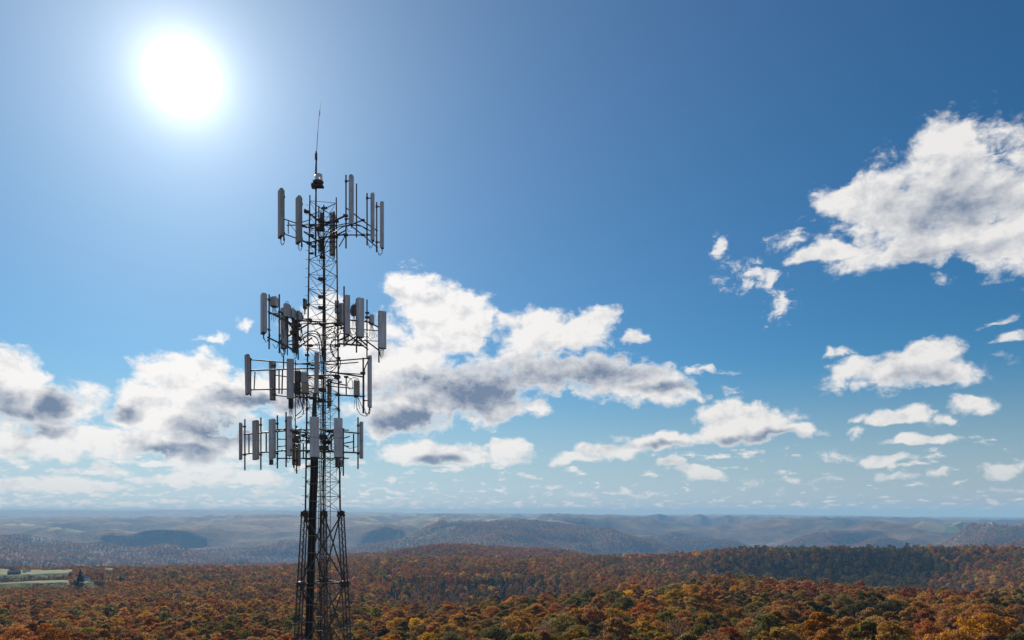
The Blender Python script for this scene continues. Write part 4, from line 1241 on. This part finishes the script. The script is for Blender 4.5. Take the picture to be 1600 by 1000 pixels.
radio('radio unit tucked right of the hooded one, second tier', 454, 460.5, 483, 497, 32.9, -20, m_radio, 0.22, 3)
radio('grey radio unit next to the small antenna, second tier', 462, 471, 487, 501, 33.2, -25, m_radio, 0.24, 3)
radio('upper grey radio close right of the mast, second tier', 523, 530, 471, 488, 34.3, 10, m_radio, 0.2, 3)
radio('round-backed radio between two right panels, second tier', 550, 556, 477, 492, 34.2, 40, m_dark, 0.24, 3)
radio('boxy radio unit near the rightmost panel, second tier', 576.5, 585, 493, 505.5, 34.9, 30, m_radio, 0.24, 5)
# --- third tier
panel('leftmost leaning panel antenna of the third tier', 382, 391.5, 554, 617, 33.4, -50, m_radome_b, d=0.14, lean=-3.0, pipe=(391.5, 559, 618.5, 33.6), loops_=0)
panel('panel antenna seen from behind at left, third tier', 420.5, 429, 566, 625.5, 34.5, -130, m_radome_b, d=0.14, pipe=(429.6, 566, 626, 34.35), loops_=0, lean=1.5)
panel('wide grey panel antenna in front of the radios, third tier', 448, 459.3, 561, 623.5, 32.8, 4, m_radome, d=0.16, loops_=4)
panel('narrow panel antenna in front of the mast, third tier', 490.8, 498.4, 551, 615.5, 32.8, 30, m_radome_b, d=0.15, loops_=1, lean=0.8)
panel('rightmost tall slim panel antenna of the third tier', 574.3, 581.2, 555.5, 637, 33.7, 70, m_radome_w, d=0.16, pipe=(568.3, 578, 644, 33.72), loops_=3)
panel('pale panel antenna facing away behind the mast, third tier', 511.5, 518.5, 592, 635, 35.4, 170, m_radome, d=0.14, loops_=1)
radio('dark weathered radio unit left of the mast, third tier', 460, 470, 580, 597, 33.6, 10, m_dark, 0.25, 4)
radio('larger grey radio unit close to the mast, third tier', 470, 482, 582, 598, 33.7, 10, m_radio, 0.25, 4)
radio('tan box radio unit below the grey one, third tier', 471, 482.5, 599, 614, 33.6, 10, m_radio_t, 0.25, 4)
radio('dark box radio low behind the wide panel, third tier', 459.5, 470, 599, 615, 33.7, 10, m_dark, 0.25, 4)
radio('tan box radio hanging on the right arm, third tier', 552.5, 562, 595, 617.5, 33.7, 20, m_radio_t, 0.2, 3)
radio('short ribbed radio hanging under the wide panel, third tier', 450.5, 458.5, 624, 637, 32.95, 0, m_dark, 0.16, 4)
# --- lowest tier
panel('leftmost thin panel antenna of the lowest tier', 373.2, 379, 660.5, 718.6, 35.0, -72, m_radome_b, d=0.15, seam=True, pipe=(382.6, 655, 735, 35.1), loops_=0)
panel('second panel antenna from left in the lowest tier', 393.7, 405.6, 657, 718.6, 34.3, -45, m_radome_b, seam=True, pipe=(407.6, 652.3, 734, 34.5), loops_=0, lean=-0.8)
panel('third panel antenna from left in the lowest tier', 419.4, 431.5, 655, 716.6, 33.5, -45, m_radome, seam=True, pipe=(433.4, 649, 732, 33.7), loops_=1, lean=-0.5)
panel('slim panel antenna left of the dark cluster, lowest tier', 448, 456.4, 650.6, 713, 32.7, 40, m_radome_w, seam=True, pipe=(447, 644, 730, 32.9), loops_=1)
panel('brownish panel antenna facing away left of the mast, lowest tier', 456, 463, 671, 727, 35.8, 160, m_radome_b, seam=True, pipe=(463.5, 665, 740, 35.6), loops_=1)
panel('dark slim panel antenna facing away nearest the mast leg, lowest tier', 465, 469.5, 671, 728, 35.8, 150, m_radome_b, d=0.12, pipe=(459, 690, 731, 35.7), loops_=1)
panel('broad white panel antenna in front of the mast, lowest tier', 484.2, 498.6, 651.3, 715, 32.4, 14, m_radome_w, seam=True, loops_=2, arm=0.10)
panel('broad white panel antenna just right of the mast, lowest tier', 521.8, 535.2, 653.3, 715.2, 33.1, 18, m_radome_w, seam=True, pipe=(536.4, 670, 743.5, 33.3), loops_=2)
panel('rightmost thin panel antenna of the lowest tier', 561.6, 567.5, 659, 716.6, 34.6, 75, m_radome, d=0.15, seam=True, pipe=(559.4, 652, 733, 34.65), loops_=0)
radio('small dark box hanging below the third panel, lowest tier', 421.5, 425.5, 717.5, 725, 33.7, 0, m_dark, 0.12, 0)
radio('small box under the white panel right of the mast, lowest tier', 531, 536, 718, 728, 34.3, 0, m_radio, 0.14, 1)
radio('dark ribbed box below the white right panel, lowest tier', 524.5, 528.5, 716, 728, 33.6, 0, m_dark, 0.12, 1)

# --- loops hanging at the right end of the third tier
loops('jumper_cable_loop', 'black cable loops hanging below the right end of the third tier',
      [[(558, 620, 33.7), (557, 634, 33.7), (562, 646, 33.7), (570, 650, 33.7), (577, 647, 33.7), (578.5, 637, 33.7)],
       [(560, 622, 33.7), (565, 634, 33.7), (570, 645, 33.7), (575, 646, 33.7), (577, 637, 33.7)],
       [(560, 592, 33.8), (553, 590, 33.8), (548, 592, 33.8), (543, 600, 33.8), (546, 608, 33.8), (551, 604, 33.8), (550, 594, 33.8), (544, 590, 33.8)]], 0.015)

# ================================================================== top of the tower
mast_b = at(494, 370, 33.95)
mast = thing('mast_pipe', 'slim pole rising above the tower top with the beacon', 'pole', tuple(mast_b))
MB().tube(at(493.0, 400, 33.95), at(493.6, 292, 33.95), 0.042, 8).build('lower_tube', m_steel, mast, smooth=True)
MB().tube(at(493.6, 292, 33.95), at(493.8, 237, 33.95), 0.050, 8, 0.044).build('upper_tube', m_steel, mast, smooth=True)
MB().tube(at(493.8, 240, 33.95), at(493.8, 250, 33.95), 0.058, 8).build('collar', m_steel2, mast)
for py in (352, 385): MB().box(tuple(at(490.5, py, 33.95)), (0.22, 0.10, 0.09)).build('clamp', m_steel2, mast)
wb = at(494.6, 238, 33.9)
whip = thing('whip_antenna', 'thin white whip antenna leaning right at the very top', 'antenna', tuple(wb))
MB().tube(at(494.6, 240, 33.9), at(496.6, 205, 33.9), 0.014, 6, 0.012).build('base_rod', m_steel, whip)
MB().tube(at(496.6, 205, 33.9), at(499.6, 172, 33.9), 0.011, 6, 0.012).build('rod', m_fibre, whip)
MB().tube(at(499.3, 180, 33.9), at(499.7, 173, 33.9), 0.026, 6, 0.018).build('sleeve', m_fibre, whip)
MB().tube(at(499.7, 173, 33.9), at(501, 160, 33.9), 0.008, 5, 0.004).build('tip', m_fibre, whip)
bb = at(497.2, 287, 33.8)
bea = thing('beacon_light', 'clear obstruction beacon on a dark bracket above the mast', 'beacon', tuple(bb))
MB().lathe(tuple(bb), [(0.0, 0.20), (0.05, 0.235), (0.10, 0.235), (0.10, 0.20), (0.12, 0.17)], 18).build('base', m_dark, bea, smooth=False)
lc = at(498.0, 284.2, 33.8)
MB().lathe(tuple(lc), [(0.03, 0.15), (0.08, 0.165), (0.12, 0.155), (0.16, 0.168), (0.21, 0.158), (0.25, 0.168), (0.30, 0.15)], 18).build('lens', m_lens, bea, smooth=True)
MB().lathe(tuple(lc), [(0.30, 0.155), (0.32, 0.155), (0.34, 0.10), (0.345, 0.03)], 18).build('cap', m_back, bea)
MB().box(tuple(at(496.2, 291, 33.8)), (0.50, 0.34, 0.07)).build('bracket', m_steel2, bea)
MB().box(tuple(at(490, 290.5, 33.8)), (0.16, 0.2, 0.20)).build('junction_box', m_dark, bea)

# ================================================================== farm on the far slope
m_siding = plastic('white_siding', (0.66, 0.66, 0.66), (0.80, 0.80, 0.79), 0.6)
m_barnwood = plastic('weathered_barn_boards', (0.10, 0.085, 0.075), (0.17, 0.14, 0.12), 0.8)
m_roof_g = metal('grey_metal_roof', (0.30, 0.31, 0.33), (0.42, 0.43, 0.45), 0.5, 0.2, 0.4)
m_roof_d = plastic('dark_shingle_roof', (0.07, 0.07, 0.075), (0.12, 0.115, 0.11), 0.85)
m_pane, nt, bs = new_mat('window_glass')
bs.inputs['Base Color'].default_value = (0.03, 0.035, 0.04, 1); bs.inputs['Roughness'].default_value = 0.08
m_brick = plastic('chimney_brick', (0.22, 0.09, 0.06), (0.30, 0.14, 0.10), 0.9)

def on_ground(px, Y):
    x = (px - CX) / F * Y
    return Vector((x, Y, float(ground_z(np.array([x]), np.array([float(Y)]))[0])))

def house(name, label, cat, px, Y, L, W, H, Rf, turn, wall, roof, chim=False, nwin=3):
    c = on_ground(px, Y)
    t = thing(name, label, cat, tuple(c), 'farm buildings')
    M = Matrix.Translation(c) @ Matrix.Rotation(R(turn), 4, 'Z')
    def solid(co, fa, nm, mat, par):
        mb = MB(); mb.p.append((np.array([tuple(M @ Vector(v)) for v in co]), fa)); return mb.build(nm, mat, par)
    l, w = L / 2, W / 2
    solid([(-l, -w, -2), (l, -w, -2), (l, w, -2), (-l, w, -2), (-l, -w, H), (l, -w, H), (l, w, H), (-l, w, H), (-l, 0, H + Rf), (l, 0, H + Rf)],
          [[0, 1, 5, 4], [1, 2, 6, 9, 5], [2, 3, 7, 6], [3, 0, 4, 8, 7], [4, 5, 9, 8], [6, 7, 8, 9], [3, 2, 1, 0]], 'wall', wall, t)
    e = 0.5; k = Rf / w; th = 0.22
    co = []
    for x in (-l - e, l + e):
        co += [(x, -w - e, H - e * k + 0.03), (x, 0, H + Rf + 0.03), (x, w + e, H - e * k + 0.03), (x, w + e, H - e * k + 0.03 + th), (x, 0, H + Rf + 0.03 + th), (x, -w - e, H - e * k + 0.03 + th)]
    rf = solid(co, [[0, 1, 4, 5], [1, 2, 3, 4], [6, 11, 10, 7], [7, 10, 9, 8], [5, 4, 10, 11], [4, 3, 9, 10], [1, 0, 6, 7], [2, 1, 7, 8], [0, 5, 11, 6], [3, 2, 8, 9]], 'roof', roof, t)
    if chim: MB().box((l * 0.4, w * 0.2, H + Rf + 0.5), (0.8, 0.8, 1.8), M).build('chimney', m_brick, rf)
    for i in range(nwin):
        x = -l + L * (i + 0.5) / nwin
        MB().box((x, -w - 0.03, H * 0.55), (1.1, 0.08, 1.4), M).build('window', m_pane, t)
    MB().box((l * 0.05 - L / max(nwin, 1) / 2, -w - 0.04, 1.05), (1.1, 0.10, 2.1), M).build('door', m_dark, t)

house('farmhouse', 'white farmhouse beside the tall dark conifers', 'house', 134, 1290, 11, 8, 4.6, 2.8, 18, m_siding, m_roof_g, True)
house('garage', 'low white garage between conifers and farmhouse lawn', 'garage', 147, 1255, 8, 6, 2.6, 1.7, -12, m_siding, m_roof_g, False, 2)
house('barn', 'long dark barn with pale roof on the upper pasture', 'barn', 22, 1640, 22, 11, 5.0, 3.6, 6, m_barnwood, m_roof_g, False, 4)
house('shed', 'small white shed just right of the barn', 'shed', 38.5, 1690, 6, 5, 3.0, 1.8, 10, m_siding, m_roof_g, False, 1)
house('shed', 'second white shed farther right beyond the barn', 'shed', 45, 1720, 6.5, 5, 3.4, 1.8, -15, m_siding, m_roof_g, False, 1)
house('cottage', 'lone white cottage among trees right of the farm', 'house', 241.5, 1265, 9, 7, 4.0, 2.4, 24, m_siding, m_roof_g, False, 2)
house('cabin', 'pale cabin behind the farm conifers near the skyline', 'house', 161, 1660, 8, 6, 3.4, 2.2, 10, m_siding, m_roof_d, False, 2)

# conifers and field trees at the farm, each on its own
con_sp = [conifer_tree(300 + i, 21.0, 12.0, 1500, 2.0) for i in range(2)]
con_tr = [mesh_np('trunk', c[0], c[1], True) for c in con_sp]; con_cr = [leaf_mesh('crown', c[2], c[3], c[4]) for c in con_sp]
for m in con_tr: m.materials.append(m_bark)
for m in con_cr: m.materials.append(m_needles)
def single_tree(name, label, px, Y, s, tr, cr, fol=None, group='trees at the farm'):
    p = on_ground(px, Y); p.z -= 0.3
    t = empty(name, p); t.rotation_euler = (0, 0, random.uniform(0, 6.28)); t.scale = (s, s, s)
    tag(t, label, 'tree', group)
    link_mesh('trunk', tr, None, t)
    c = link_mesh('crown', cr, None, t)
    if fol is not None:
        c.material_slots[0].link = 'OBJECT'; c.material_slots[0].material = fol
for n, (px, Y, s) in enumerate([(117.5, 1195, 1.0), (121.5, 1205, 1.2), (125.5, 1200, 1.05), (129, 1240, 0.8), (152, 1330, 1.05), (156, 1300, 0.95), (160, 1340, 1.2), (165, 1330, 1.0), (170, 1350, 1.1), (176, 1340, 0.95), (188, 1330, 1.25), (183, 1320, 1.0), (194, 1345, 1.05), (205, 1335, 0.8), (215, 1300, 1.0)]):
    single_tree('conifer_tree', '%s dark conifer from left in the stand at the farmhouse' % ORD[n], px, Y, s, con_tr[n % 2], con_cr[n % 2])
for n, (px, Y, s, c) in enumerate([(46, 1190, 0.95, 5), (52, 1175, 1.15, 5), (58, 1180, 1.2, 5), (64, 1190, 1.0, 5), (106, 1215, 0.8, 5)]):
    single_tree('bare_tree', '%s from left of the leafless trees standing before the pasture' % ORD[n], px, Y, s, near_trunk[-1], near_crown[-1], FOL[c])
for n, (px, Y, s, c) in enumerate([(136, 1350, 1.5, 0), (141, 1360, 1.45, 0), (153, 1400, 1.4, 0)]):
    single_tree('field_tree', '%s from left of the tall rust trees behind the farmhouse' % ORD[n], px, Y, s, near_trunk[n], near_crown[n], FOL[c])

# ================================================================== haze over the land
def build_haze():
    bm = bmesh.new()
    bmesh.ops.create_cube(bm, size=1.0)
    zmin, zmax = -760.0, ZC + 112.0
    for v in bm.verts:
        v.co.x *= 96000; v.co.y *= 96000
        v.co.z = zmax if v.co.z > 0 else zmin
    me = bpy.data.meshes.new('haze'); bm.to_mesh(me); bm.free()
    m = bpy.data.materials.new('autumn_haze'); m.use_nodes = True
    nt = NT(m.node_tree); nt.n.clear()
    out = nt.node('ShaderNodeOutputMaterial')
    pv = nt.node('ShaderNodeVolumePrincipled')
    pv.inputs['Color'].default_value = (0.165, 0.35, 0.62, 1)
    pv.inputs['Density'].default_value = 0.80e-4
    pv.inputs['Absorption Color'].default_value = (0.38, 0.38, 0.38, 1)
    pv.inputs['Anisotropy'].default_value = 0.0
    nt.l.new(pv.outputs[0], out.inputs['Volume'])
    o = link_mesh('haze', me, m)
    tag(o, 'thin blue haze lying over the valleys', 'haze', kind='stuff')
build_haze()
